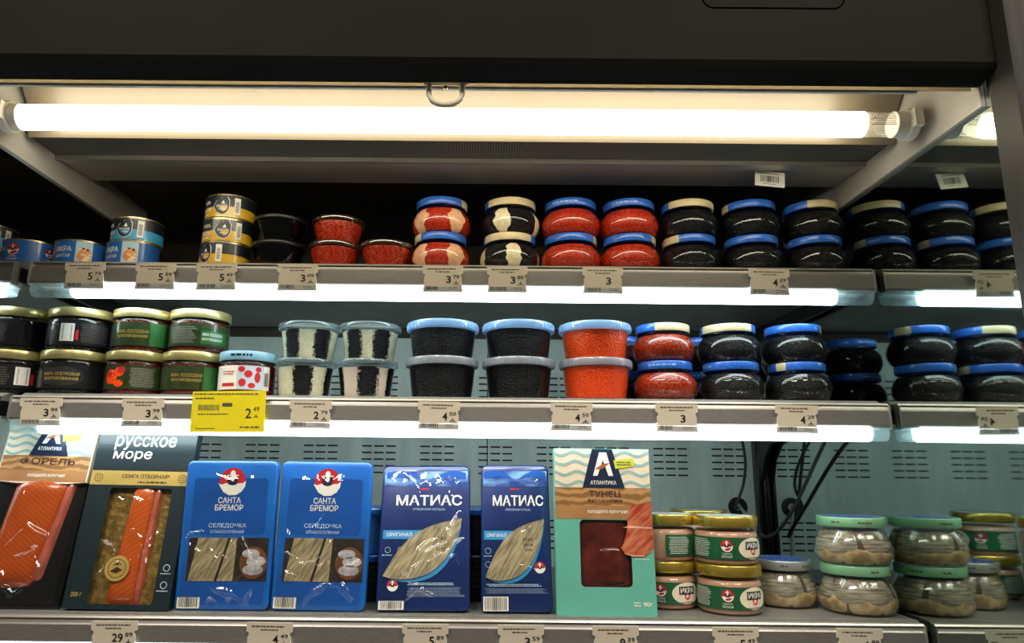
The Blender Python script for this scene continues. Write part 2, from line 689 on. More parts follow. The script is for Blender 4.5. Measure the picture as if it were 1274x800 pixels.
# lamp tray with its tube
tr = thing('lamp_tray', 'white enamelled lamp tray in the canopy', 'lamp tray', (0, .87, .45))
def tray_fn(mb):
    mb.extr([(-.100, .062), (-.060, .066), (.020, .060), (.038, .040), (.047, .002), (.050, -.003), (.054, -.001), (.054, .075), (-.100, .075)], XL + .03, XM - .010)
part('reflector', M_TRAY, tr, None, tray_fn, 20)
TZ = .4515
for sx, xx in ((-1, XL + .034), (1, XM - .021)):
    hd = part('lamp_holder', M_WHITE, tr, None,
              lambda mb: (mb.lathe([(0, -.006), (.0205, -.006), (.0215, -.004), (.0215, .004), (.0205, .006), (0, .006)], 28),
                          mb.box(-.012, .012, -.026, .0, -.0055, .0055)), 35, (xx, 0, TZ - .45))
    hd.rotation_euler = (0, PI / 2 * 1, 0)
tb = thing('tube_lamp', 'lit warm white tube lamp under the hood', 'lamp', (0, .87, TZ))
x0, x1 = -.612, .508
def cyl(mb, a, b, r, n=32):
    mb.tube([(a, 0, 0), (a + .002, 0, 0), (b - .002, 0, 0), (b, 0, 0)], r, n)
part('glass_tube', M_TUBE, tb, None, lambda mb: cyl(mb, x0, x1, .0168), 60)
part('end_sleeve', clear('lamp_sleeve', refl=.15, edge=.7, milk=.25, milkcol='e8e2d0'), tb, None, lambda mb: cyl(mb, x1, x1 + .044, .0163), 60)
part('end_cap', M_WHITE, tb, None, lambda mb: cyl(mb, x0 - .018, x0, .0172), 60)
part('end_cap', M_WHITE, tb, None, lambda mb: cyl(mb, x1 + .040, x1 + .056, .0172), 60)
part('sleeve_print', M_INK2, tb, None, lambda mb: [mb.box(x1 + .004 + .003 * (i % 3), x1 + .036, -.0168, -.0164, -.008 + .0026 * i, -.0072 + .0026 * i) for i in range(7)], 0)

# uprights and cables in the back corner
def upright(x, label):
    t = thing('shelf_upright', label, 'upright', (x, YB, -.60))
    part('channel', M_BLACK, t, 'up', lambda mb: (mb.box(-.009, -.004, -.020, 0, 0, .86), mb.box(.004, .0085, -.020, 0, 0, .86), mb.box(-.004, .004, -.006, 0, 0, .86)), 0)
    part('slot_row', M_STEEL2, t, 'ups', lambda mb: [mb.box(-.003, .003, -.0075, -.006, .02 + i * .025, .036 + i * .025) for i in range(33)], 0)
upright(XM - .0095, 'black slotted upright in the corner by the mirror')
upright(-.657, 'black slotted upright at the left end of the wide shelves')

# ------------------------------------------------------------------ shelves
M_COVER = clear('led_cover', 'eef8fa', refl=.08, edge=.4, rough=.1, milk=.25, milkcol='dff0f4')


def shelf(xa, xb, yf, zs, dz, label, led=(None, None)):
    """front edge at yf, loading surface at zs"""
    t = thing('display_shelf', label, 'shelf', (0, yf, zs))
    part('deck', M_DECK, t, None, lambda mb: mb.extr([(.008, dz + .002), (.008, -.0125), (YB - yf - .026, -.0125), (YB - yf - .026, 0), (.026 if zs > 0 else .0085, 0)], xa, xb), 0)
    def rail(mb):
        P = [(0.010, .0035), (.002, .0035), (.0, .002), (-.0015, -.004), (-.003, -.006), (-.0042, -.020), (-.0048, -.0265), (-.003, -.0295), (.010, -.0295)]
        mb.extr(P[::-1], xa, xb)
    part('price_rail', M_RAIL, t, None, rail, 25, (0, 0, dz))
    part('rail_lip', M_RAILTOP, t, None, lambda mb: mb.extr([(.012, .0045), (.012, .0036), (-.001, .0036), (-.0022, .0014), (-.0022, .0022), (-.001, .0045)][::-1], xa, xb), 25, (0, 0, dz))
    la, lb = (xa + .02 if led[0] is None else led[0]), (xb - .02 if led[1] is None else led[1])
    part('light_housing', M_WHITE, t, None, lambda mb: mb.box(xa + .008, xb - .008, .012, .030, -.0314, -.002), 0, (0, 0, dz))
    LP = [(-.0058, -.0302), (-.0058, -.0410), (-.001, -.0475), (.010, -.0490), (.018, -.045), (.020, -.0315)]
    part('light_strip', M_LED, t, None, lambda mb: mb.extr(LP, la, lb), 30, (0, 0, dz))
    for a, b in ((xa + .004, la - .001), (lb + .001, xb - .004)):
        if b - a > .004:
            part('light_cover', M_COVER, t, None, lambda mb: mb.extr(LP, a, b), 30, (0, 0, dz))
    for e in (xa, xb):
        s = 1 if e == xa else -1
        part('end_trim', M_RAILTOP, t, None, lambda mb: mb.extr([(.004, .0048), (-.0046, .002), (-.0066, -.027), (-.005, -.032), (.002, -.032), (.004, -.027)][::-1], e - .0012 if s > 0 else e - .0012, e + .0012), 20, (0, 0, dz))
        bx = e + s * .003
        part('bracket', M_BLACK, t, None,
             lambda mb: mb.extr([(.014, -.013), (.014, -.034), (.10, -.038), (.36, -.042), (.405, -.052), (.44, -.080), (.458, -.12), (YB - yf - .021, -.125), (YB - yf - .021, -.013)], bx - .003, bx + .003), 30)
    return t


ZT, ZM, ZB = .300, .100, -.193
YT, YMd, YBt = 1.013, 1.011, .983
shelf(XL, XR, YT, ZT, -.011, 'top shelf in view, holding tins and caviar jars below the lamp', (-.60, .525))
shelf(XL, XR, YMd, ZM, -.0105, 'middle shelf, holding gold-lidded jars, caviar tubs and black jars', (-.62, .555))
shelf(XL, XR, YBt, ZB, -.0065, 'lowest shelf, holding fish packs and herring jars')
shelf(XFAR, XL - .024, YT, ZT, -.011, 'end of the neighbouring shelf at the left edge, holding blue tins')
shelf(XFAR, XL - .024, YMd, ZM, -.0105, 'end of the neighbouring shelf at the left edge, holding black jars')
shelf(XFAR, XL - .024, YBt, ZB, -.0065, 'end of the neighbouring lowest shelf at the left edge')


# ------------------------------------------------------------------ products
def emblem(parent, mapf1, mapf2, cx, cz, r, key=None):
    """red disc over a white fish, with a small pale figure"""
    print_('emblem', M_RED, parent, mapf1, [P_fan(cx, cz + r * .05, r * .98)], key and key + 'a')
    fish = [(-.95, -.30), (-1.05, -.12), (-.80, -.22), (-.45, -.10), (0, -.30), (.45, -.12), (.80, -.10), (1.02, .08), (.98, -.35), (.75, -.72), (.35, -.98), (-.2, -1.0), (-.65, -.75)]
    hat = [(-.44, .42), (-.42, .50), (-.20, .50), (-.18, .72), (-.06, .84), (.06, .84), (.18, .72), (.20, .50), (.42, .50), (.44, .42)]
    face = [(-.13, .42), (.13, .42), (.15, .18), (.06, .02), (-.06, .02), (-.15, .18)]
    bodice = [(-.35, -.10), (-.12, .02), (.12, .02), (.35, -.10), (.28, -.26), (-.28, -.24)]
    f = lambda P: P_poly([(cx + x * r, cz + z * r) for x, z in P])
    print_('emblem_fish', M_WPRINT, parent, mapf2, [f(fish), f(hat), f(face)], key and key + 'b')
    print_('emblem_dark', M_NAVY, parent, mapf2, [f(bodice), f([(-.32, .42), (-.13, .42), (-.15, .18), (-.10, .04), (-.40, -.06), (-.42, .16)]), f([(.32, .42), (.42, .16), (.40, -.06), (.10, .04), (.15, .18), (.13, .42)])], key and key + 'c')


# --- round caviar jar
JP = spl([(.0300, .0), (.0405, .0025), (.0468, .0128), (.0483, .0220), (.0463, .0318), (.0407, .0400), (.0374, .0437), (.0374, .0490)], 4)
JH = .0588


def lid_fn(r, z0, z1, arc=None, n=48):
    def fn(mb):
        mf = None
        if arc:
            a0, a1 = arc
            mf = lambda a: 1 if (a0 <= a <= a1 or a0 <= a + 2 * PI <= a1 or a0 <= a - 2 * PI <= a1) else 0
        mb.lathe([(r * .93, z0 + .001), (r * .985, z0), (r, z0 + .0012), (r, z1 - .0015), (r * .985, z1 - .0004), (r * .94, z1), (r * .90, z1), (r * .87, z1 - .0009), (0, z1 - .0007)], n, matfn=mf)
    return fn


def caviar_jar(label, loc, kind, cream, rotz=0, group=None, stripes_at=()):
    global KPRE
    KPRE = 'cj'
    t = thing('caviar_jar', label, 'jar', loc, (0, 0, rotz), group)
    m = {'black': M_BLACKCAV, 'red': M_REDCAV, 'brown_red': M_BRRED, 'dark_red': M_DKRED}[kind]
    inn = [(max(r - .0016, .001), z) for r, z in JP if z < .0415]
    part('contents', m, t, 'jc', lambda mb: mb.lathe([(0, .0012)] + [(r, max(z, .0012)) for r, z in inn] + [(0, .0415)], 32), 50)
    for a, wd, sd in stripes_at:
        R = rad(inn, .0004)
        def fn(mb):
            nz, nx = 22, 8
            vs, fs = [], []
            for j in range(nz + 1):
                z = .002 + .039 * j / nz
                e = .55 + .55 * math.sin(PI * (j + .8) / (nz + 1.6))
                lo = -wd * e * (1 + .45 * noise.noise((z * 130, sd, .3)))
                hi = wd * e * (1 + .45 * noise.noise((z * 130, sd + 9, .7)))
                for i in range(nx + 1):
                    q = a + lo + (hi - lo) * i / nx
                    vs.append((R(z) * math.sin(q), -R(z) * math.cos(q), z))
            for j in range(nz):
                for i in range(nx):
                    p = j * (nx + 1) + i
                    fs.append([p, p + 1, p + nx + 2, p + nx + 1])
            mb.add(vs, fs)
        part('roe_stripe', M_CREAM if kind == 'black' else M_PINKCREAM, t, (a, wd, sd), fn, 60)
    part('glass', M_GLASS, t, 'jg', lambda mb: mb.lathe([(0, 0)] + JP, 40), 60)
    lid = part('lid', [M_BLUELID, M_CREAMLID], t, ('lid', cream), lid_fn(.0412, .0466, JH, cream), 35)
    c0 = (cream[0] + cream[1]) / 2 + PI
    R = lambda z: .0414
    print_('lid_print', M_BLUEPRINT, lid, round_(R, c0, .0413), [P_scrawl(-.022, .022, .0500, .0552, 1, 3, .6)], ('lp', round(c0, 3)))
    return t


yj = 1.088
B = 'blue'


def stack(builder_list):
    pass


def colour_words(c):
    a = (c[0] + c[1]) / 2
    wdt = c[1] - c[0]
    if wdt > 1.7:
        return 'mostly cream lid'
    if abs(a) > 2.2:
        return 'all-blue lid'
    return 'blue lid with a cream patch'


TOPJ = [  # u, kind, words, lower cream arc, upper cream arc, stripes lower, upper
    (548, 'red', 'red caviar jar with pale pink stripes', (-1.5, -.75), (.95, 1.6), ((-.75, .30, 1), (.62, .32, 4)), ((-.80, .30, 7), (.62, .28, 11))),
    (634, 'black', 'black caviar jar with cream stripes', (-1.3, .9), (-1.0, 1.7), ((-1.3, .24, 2), (.10, .25, 5), (1.45, .24, 6)), ((-.32, .27, 8), (1.2, .26, 12))),
    (710, 'red', 'plain red caviar jar beside the black-and-cream pair', (.95, 1.5), (2.4, 3.2), (), ()),
    (783, 'red', 'plain red caviar jar beside the black jars', (.75, 1.4), (2.4, 3.2), (), ()),
    (857, 'black', 'black caviar jar next to the red jars', (-1.9, -.7), (-1.0, 1.4), (), ()),
    (934, 'black', 'black caviar jar in the centre stack of three', (1.0, 1.6), (-1.7, -1.2), (), ()),
    (1012, 'black', 'black caviar jar nearest the mirror', (1.0, 1.7), (-.5, 1.5), (), ()),
]
for u, kind, words, lo, hi, sl, su in TOPJ:
    x = wx(u, 312, yj)
    x = min(x, XM - .050)
    caviar_jar(words + ', lower of two on the top shelf', (x, yj, ZT), kind, lo, 0, 'round caviar jars on the top shelf', sl)
    caviar_jar(words + ', upper of two on the top shelf', (x + .001, yj + .003, ZT + JH), kind, hi, 0, 'round caviar jars on the top shelf', su)
MIDJ = [
    (827, 'brown_red', 'orange-red caviar jar right of the orange tubs', (2.4, 3.2), (-.5, 1.4)),
    (909, 'black', 'black caviar jar beside the orange-red jars', (1.3, 1.9), (-1.4, .7)),
    (991, 'black', 'black caviar jar nearest the mirror', (-1.2, -.75), (.8, 1.5)),
]
ym = 1.085
for u, kind, words, lo, hi in MIDJ:
    x = wx(u, 465, ym)
    caviar_jar(words + ', lower of two on the middle shelf', (x, ym, ZM), kind, lo, 0, 'round caviar jars on the middle shelf')
    caviar_jar(words + ', upper of two on the middle shelf', (x, ym + .004, ZM + JH), kind, hi, 0, 'round caviar jars on the middle shelf')
# second row, glimpsed between and in the mirror
for x, words in ((.245, 'dark red caviar jar behind the orange-red jars'), (.385, 'black caviar jar behind the first black stack'), (.538, 'black caviar jar behind, against the mirror')):
    kd = 'dark_red' if x < .3 else 'black'
    caviar_jar(words + ', lower of two on the middle shelf', (x, 1.205, ZM), kd, (2.4, 3.2), 0, 'back row caviar jars on the middle shelf')
    caviar_jar(words + ', upper of two on the middle shelf', (x, 1.207, ZM + JH), kd, (2.4, 3.2), 0, 'back row caviar jars on the middle shelf')


# --- tins
TH, TR = .0388, .0390
M_TINBLUE = mat('tin_blue', '1f63b4', .35, coat=.3, var=.05)
M_TINDARK = mat('tin_dark', '18222b', .35, coat=.3, var=.05)
M_TINYEL = mat('tin_yellow', 'd3a81d', .35, coat=.3, var=.06)
M_TINCYAN = mat('tin_cyan', '3a9fd4', .35, coat=.3, var=.05)
M_FOOD = mat('food_photo', 'd98a4a', .4, color2='f0d9b0', vscale=160, lo=.45, hi=.6)
M_FOOD2 = mat('food_photo_sky', 'a8cbe0', .4, var=.05)


def tin(label, loc, kind, rotz, group):
    global KPRE
    KPRE = 'tin' + kind
    t = thing('fish_tin', label, 'tin', loc, (0, 0, rotz), group)
    part('can', M_TINWHITE, t, 'can', lambda mb: mb.lathe([(0, .001), (TR - .002, .001), (TR, 0), (TR + .0003, .0012), (TR - .0007, .0022), (TR - .0007, TH - .0022), (TR + .0004, TH - .0014), (TR + .0004, TH - .0004), (TR - .0008, TH), (TR - .002, TH - .0012), (TR - .0035, TH - .003), (0, TH - .003)], 48), 35)
    R1, R2, R3, R4 = (lambda z: TR - .0005), (lambda z: TR - .0003), (lambda z: TR - .0001), (lambda z: TR + .0001)
    m1, m2, m3, m4 = (round_(R, 0, TR) for R in (R1, R2, R3, R4))
    z0, z1 = .0026, TH - .0026
    if kind == 'blue':
        print_('label', M_TINBLUE, t, m1, [P_rect(-PI * TR * .99, PI * TR * .99, z0, z1, 60, 1)], 'lb')
        print_('photo_print', M_FOOD2, t, m2, [P_rect(.016, .040, z0, z1, 12, 1)], 'f2')
        print_('food_print', M_FOOD, t, m3, [P_fan(.0285, .0125, .0105, .0085), P_fan(.026, .021, .006, .006), P_fan(.033, .020, .005, .006)], 'f1')
        print_('garnish_print', M_INK, t, m4, [P_fan(.027, .0245, .0017, n=10), P_fan(.033, .0235, .0017, n=10)], 'fg')
        print_('lettering', M_WPRINT, t, m3, [P_text('ИКРА', -.003, .0235, .027, .0085, .01), P_text('МИНТАЯ', -.004, .0125, .025, .0055)], 'tx')
        emblem(t, m2, m3, -.0265, .0225, .0068, 'te')
        print_('brand_print', M_WPRINT, t, m3, [P_text('САНТА', -.0265, .0115, .009, .0022), P_text('БРЕМОР', -.0265, .0080, .011, .0022)], 'tb')
        emblem(t, m2, m3, -.079, .0225, .0095, 'te2')
        print_('brand_print', M_WPRINT, t, m3, [P_text('САНТА', -.079, .0105, .013, .0030), P_text('БРЕМОР', -.079, .0062, .016, .0030), P_text('COIN', -.103, .0235, .018, .0075)], 'tb2')
    else:
        cc = M_TINCYAN if kind == 'cyan' else M_TINYEL
        print_('label', M_TINDARK, t, m1, [P_rect(-PI * TR * .99, PI * TR * .99, z0 + .016, z1, 60, 1)], 'ld')
        print_('label_band', cc, t, m1, [P_rect(-PI * TR * .99, PI * TR * .99, z0, z0 + .016, 60, 1)], 'lb')
        leaf = [(-.0125, .0), (-.008, .008), (0, .0135), (.0095, .0145), (.0125, .009), (.0122, -.003), (.009, -.010), (.002, -.0135), (-.006, -.010)]
        print_('badge_rim', M_WPRINT, t, m2, [P_poly([(x * 1.08 + .0, z * 1.06 + .0185) for x, z in leaf])], 'br')
        print_('badge', M_NAVY, t, m3, [P_poly([(x, z + .0185) for x, z in leaf])], 'bd')
        print_('lettering', M_WPRINT, t, m4, [P_text('русское', .001, .0185, .017, .0045, .01), P_text('море', .002, .0135, .011, .0035, .01), P_poly([(.0, .0225), (.006, .0225), (.0035, .0285)]),
                                             P_text('ИКРА', -.028, .0262, .017, .0062, .02), P_text('ТРЕСКИ' if kind != 'cyan' else 'МИНТАЯ', -.029, .0140, .024, .0062, .015), P_scrawl(-.04, -.018, .0055, .0085, 1, 2, .7)], 'tl' + kind)
        print_('barcode_panel', M_WPRINT, t, m2, [P_rect(.0205, .030, .006, .0335, 6, 1)], 'bp')
        print_('barcode', M_INK, t, m3, [([(z_ * 0 + x, z) for x, z in ((.0225, a), (.028, a), (.028, a + .0009), (.0225, a + .0009))], [[0, 1, 2, 3]]) for a in [.010 + .0018 * i for i in range(10)]], 'bc')
    return t


z_ = 0
yt = 1.088
G = 'fish tins on the top shelf'
tin('blue pollock roe tin at the left edge, under a cyan tin', (wx(-14, 310, 1.12), 1.12, ZT), 'blue', 1.1, G)
tin('cyan and black tin at the left edge, on a blue tin', (wx(-14, 310, 1.12), 1.12, ZT + TH), 'cyan', .6, G)
tin('single blue tin turned to show its round red emblem', (wx(38, 310, 1.082), 1.082, ZT), 'blue', 1.95, G)
tin('single blue pollock roe tin with its food photo half turned away', (wx(102, 310, 1.082), 1.082, ZT), 'blue', -.12, G)
tin('blue pollock roe tin under a cyan and black tin, food photo in front', (wx(166, 310, 1.082), 1.082, ZT), 'blue', -.38, G)
tin('cyan and black tin stacked on a blue tin beside the yellow stack', (wx(166, 310, 1.082) + .002, 1.086, ZT + TH), 'cyan', -.10, G)
xs = wx(281, 305, 1.085)
tin('yellow and black cod roe tin, bottom of the stack of three', (xs, 1.085, ZT), 'yellow', -.55, G)
tin('yellow and black cod roe tin, middle of the stack of three', (xs + .001, 1.087, ZT + TH), 'yellow', .12, G)
tin('yellow and black cod roe tin, top of the stack of three', (xs + .003, 1.086, ZT + 2 * TH), 'yellow', -.05, G)

# --- small tapered bowls
BH = .0425


def bowl(label, loc, kind, group):
    global KPRE
    KPRE = 'bowl'
    t = thing('caviar_bowl', label, 'bowl', loc, (0, 0, 0), group)
    m = M_BLACKCAV if kind == 'black' else M_REDCAV
    pr = spl([(.0285, 0), (.0305, .0015), (.0345, .014), (.0380, .027), (.0395, .036)], 3)
    part('contents', m, t, 'bc', lambda mb: mb.lathe([(0, .001)] + [(r - .0008, max(z, .001)) for r, z in pr if z < .0355] + [(0, .034)], 40), 50)
    part('cup', M_PET if kind != 'black' else clear('smoky_plastic', '8a8f96', refl=.04, edge=.4, rough=.05), t, 'bs', lambda mb: mb.lathe([(0, 0)] + pr, 44), 60)
    part('lid', M_BLACK if kind == 'black' else clear('amber_lid', 'c9b58a', refl=.2, edge=.7, rough=.1, milk=.25, milkcol='6a5a3a'), t, 'bl',
         lambda mb: mb.lathe([(.0390, .0355), (.0418, .0355), (.0424, .0365), (.0424, .0405), (.0415, .0420), (.0398, BH), (.0385, .0418), (.0375, .0408), (0, .0408)], 48), 35)
    return t


G = 'small caviar bowls on the top shelf'
xs = wx(347, 310, 1.085)
bowl('black caviar bowl beside the yellow tins, lower of two', (xs, 1.085, ZT), 'black', G)
bowl('black caviar bowl beside the yellow tins, upper of two', (xs, 1.087, ZT + BH), 'black', G)
xs = wx(417, 310, 1.085)
bowl('red caviar bowl under another red bowl', (xs, 1.085, ZT), 'red', G)
bowl('red caviar bowl stacked on another red bowl', (xs + .003, 1.088, ZT + BH), 'red', G)
bowl('single red caviar bowl beside the red and pink striped jars', (wx(481, 312, 1.08), 1.08, ZT), 'red', G)

# --- straight jars with gold lids
SP = spl([(.0435, 0), (.0465, .003), (.0472, .010), (.0472, .0425), (.0455, .0495), (.0430, .0520)], 3)
SH = .0657
M_LBLACK = mat('label_black', '16171a', .3, coat=.5, var=.1)
M_LGREEN = mat('label_dark_green', '2c3a1c', .3, coat=.4, var=.25, vscale=90)
M_LGREEN2 = mat('label_green', '2f6b33', .3, coat=.4, var=.15, vscale=60)
M_LBLUE = mat('label_pale_blue', 'bcd0e0', .4, var=.05)
M_SKYLID = mat('sky_blue_lid', '8fc0dc', .35, coat=.3, var=.06)


def gold_jar(label, loc, kind, style, rotz, group, s=1.0):
    global KPRE
    KPRE = 'gj' + style
    t = thing('preserve_jar', label, 'jar', loc, (0, 0, rotz), group)
    t.scale = (s, s, 1)
    m = M_BLACKCAV if kind == 'black' else M_DKRED
    part('contents', m, t, 'gc', lambda mb: mb.lathe([(0, .001)] + [(r - .0014, max(z, .001)) for r, z in SP if z < .0475] + [(0, .0470)], 36), 50)
    part('glass', M_GLASS, t, 'gg', lambda mb: mb.lathe([(0, 0)] + SP + [(.0430, .0545)], 40), 60)
    lid = part('lid', M_SKYLID if style == 'tomato' else M_GOLDPALE, t, 'gl', lid_fn(.0482, .0518, SH), 35)
    R = [rad(SP, .0002 * k + .0001) for k in range(1, 5)]
    m1, m2, m3, m4 = (round_(r, 0, .0473) for r in R)
    z0, z1 = .008, .0435
    if style == 'tomato':
        print_('lid_print', M_NAVY, lid, round_(lambda z: .0484, 0, .0483), [P_scrawl(-.02, .02, .0568, .0618, 1, 5, .7)], 'tlp')
        print_('label', M_WPRINT, t, m1, [P_rect(-.064, .050, z0, z1, 30, 3)], 'l')
        print_('label_panel', M_LBLUE, t, m2, [P_rect(-.006, .038, z0, z1, 12, 2)], 'lp')
        print_('tomato_print', M_RED, t, m3, [P_fan(.001, .038, .0055, .0045, 14), P_fan(.012, .031, .0065, .0055, 14), P_fan(.003, .018, .006, .006, 14), P_fan(.018, .014, .006, .004, 14), P_fan(.027, .026, .005, .008, 14), P_fan(.028, .038, .005, .004, 14)], 'tp')
        print_('lettering', M_RED, t, m3, [P_scrawl(-.034, -.010, .029, .036, 2, 4, .5), P_rect(-.034, -.010, .0125, .0175, 6, 1)], 'tl')
        print_('barcode', M_INK, t, m3, [P_bars(.039, .048, .014, .034, 9, 3)], 'tb')
        return t
    if style in ('black_front', 'black_side'):
        print_('label', M_LBLACK, t, m1, [P_rect(-.075, .075, z0, z1, 36, 3)], 'lb')
        if style == 'black_front':
            print_('label_panel', M_INK, t, m2, [P_fan(.004, .026, .031, .0145)], 'lp')
            print_('lettering', M_GPRINT, t, m3, [P_text('ИКРА ОСЕТРОВАЯ', .004, .0292, .050, .0048, .01), P_text('ИМИТИРОВАННАЯ', .004, .0222, .048, .0048, .01)], 'lt')
            print_('small_print', M_INK2, t, m2, [P_scrawl(-.058, -.032, .012, .040, 7, 3, .45)], 'sp')
        else:
            print_('small_print', M_INK2, t, m2, [P_scrawl(.012, .055, .012, .040, 9, 3, .45), P_scrawl(-.058, -.022, .012, .040, 8, 6, .45)], 'sp')
            print_('barcode_panel', M_WPRINT, t, m2, [P_rect(-.016, .004, .013, .040, 6, 2)], 'bp')
            print_('barcode', M_INK, t, m3, [([(x, z) for x, z in ((-.013, a), (.001, a), (.001, a + .0009), (-.013, a + .0009))], [[0, 1, 2, 3]]) for a in [.015 + .0021 * i for i in range(11)]], 'bc')
            print_('red_mark', M_RED, t, m3, [P_rect(.006, .010, .015, .030)], 'rm')
    else:
        print_('label', M_LGREEN, t, m1, [P_rect(-.075, .075, z0, z1, 36, 3)], 'lg')
        if style == 'green_front':
            print_('leaf_print', M_LGREEN2, t, m2, [P_rect(.030, .055, z0, z1, 8, 2)], 'lf')
            print_('lettering', M_GPRINT, t, m3, [P_text('ИКРА ЛОСОСЕВАЯ', .004, .0292, .048, .0052, .01), P_text('ИМИТИРОВАННАЯ', .004, .0220, .046, .0048, .01)], 'lt')
            print_('small_print', M_INK2, t, m2, [P_scrawl(-.060, -.034, .012, .040, 7, 3, .45)], 'sp')
        elif style == 'green_side':
            print_('leaf_print', M_LGREEN2, t, m2, [P_rect(.014, .060, .012, .032, 10, 2)], 'lf2')
            print_('lettering', M_WPRINT, t, m3, [P_text('ИКРА ЛОСОСЕВАЯ', .033, .0262, .034, .0048, .01), P_text('ИМИТИРОВАННАЯ', .033, .0192, .034, .0044, .01)], 'lt2')
            print_('small_print', mat('pale_ink', '8a877c', .5), t, m2, [P_scrawl(-.045, .008, .012, .038, 10, 3, .45)], 'sp2')
        else:
            print_('food_print', M_ORCAV, t, m2, [P_fan(-.022, .026, .012, .011, 16), P_fan(-.008, .033, .008, .007, 16), P_fan(-.008, .016, .008, .005, 16)], 'fd')
            print_('garnish_print', M_RED, t, m3, [P_fan(-.004, .036, .006, .005, 12), P_fan(-.026, .030, .005, .004, 12)], 'gr')
            print_('small_print', mat('pale_ink', '8a877c', .5), t, m2, [P_scrawl(.008, .050, .011, .040, 12, 3, .45)], 'sp3')
    return t


G = 'gold-lidded jars on the middle shelf'
y2 = 1.085
for u, kind, st, rz, s, ww in ((14, 'black', 'black_side', .9, 1.0, ('black jar with gold lid at the left edge', .0)),
                               (92, 'black', 'black_front', .05, 1.0, ('black jar with gold lid beside the green-labelled jars', .0))):
    x = wx(u, 465, y2)
    st2 = 'black_front' if u == 14 else 'black_side'
    gold_jar(ww[0] + ', lower of two', (x, y2, ZM), kind, st, rz if u > 50 else 1.0, G, s)
    gold_jar(ww[0] + ', upper of two' + (' and showing its barcode' if u > 50 else ''), (x + .002, y2 + .003, ZM + SH), kind, 'black_side', .22 if u > 50 else -.9, G, s)
x = wx(170, 465, y2)
gold_jar('gold-lidded jar with red food picture on its label, lower of two', (x, y2, ZM), 'red', 'food', .05, G, .94)
gold_jar('gold-lidded jar with green label, above the red food picture jar', (x + .003, y2 + .002, ZM + SH), 'red', 'green_front', .0, G, .94)
x = wx(240, 465, y2)
gold_jar('gold-lidded jar with dark green label beside the sky-blue lid', (x, y2, ZM), 'red', 'green_front', .08, G, .94)
gold_jar('gold-lidded jar with small print and bright green corner, upper of two', (x + .004, y2 + .003, ZM + SH), 'red', 'green_side', .12, G, .94)
gold_jar('jar with sky-blue lid and red tomatoes on a white label', (wx(308, 468, 1.075), 1.075, ZM - .0), 'red', 'tomato', .08, G, .89)

# --- tall tubs with milky lids
UH = .0610
UN = .0555
UP = spl([(.0440, 0), (.0455, .002), (.0490, .027), (.0515, .0530)], 4)
M_TUBLID = clear('milky_lid', 'dfeaf4', refl=.08, edge=.4, rough=.15, milk=.75, milkcol='a9cdf0')
M_TUBLID2 = clear('milky_grey_lid', 'e4e6ea', refl=.08, edge=.4, rough=.15, milk=.7, milkcol='c3c9d2')


def tub(label, loc, kind, upper, group):
    global KPRE
    KPRE = 'tub'
    t = thing('caviar_tub', label, 'tub', loc, (0, 0, random.random()), group)
    part('contents', M_BLACKCAV if kind == 'black' else M_ORCAV, t, 'uc', lambda mb: mb.lathe([(0, .001)] + [(r - .001, max(z, .001)) for r, z in UP if z < .0500] + [(0, .0490)], 44), 50)
    part('cup', M_PET, t, 'ub', lambda mb: mb.lathe([(0, 0)] + UP, 48), 60)
    lid = part('lid', M_TUBLID if upper else M_TUBLID2, t, 'ul', lambda mb: mb.lathe([(.0525, .0490), (.0550, .0490), (.0556, .0505), (.0556, .0580), (.0548, .0602), (.0530, UH), (.0510, UH), (.0500, .0600), (.0482, .0554), (0, .0554)], 56), 35)
    part('lid_ribs', M_TUBLID if upper else M_TUBLID2, lid, 'ur', lambda mb: [mb.add(
        [(r * math.sin(a + d), -r * math.cos(a + d), z) for r in (.0554, .0562) for d in (-.022, .022) for z in (.0500, .0570)],
        [(4, 6, 7, 5), (0, 4, 5, 1), (2, 3, 7, 6), (1, 5, 7, 3), (0, 2, 6, 4)]) for a in [2 * PI * i / 56 for i in range(56)]], 0)
    return t


G = 'caviar tubs on the middle shelf'
for u, kind, ww in ((550, 'black', 'black caviar tub with milky lid beside the black-and-white cups'), (645, 'black', 'black caviar tub with milky lid next to the orange tubs'), (741, 'orange', 'bright orange caviar tub with milky lid')):
    x = wx(u, 465, 1.083)
    tub(ww + ', lower of two', (x, 1.083, ZM), kind, False, G)
    tub(ww + ', upper of two', (x, 1.083, ZM + UN), kind, True, G)

# --- black and white cups
CP = spl([(.0360, 0), (.0378, .002), (.0405, .026), (.0440, .048), (.0450, .0505)], 4)
CH = .0565


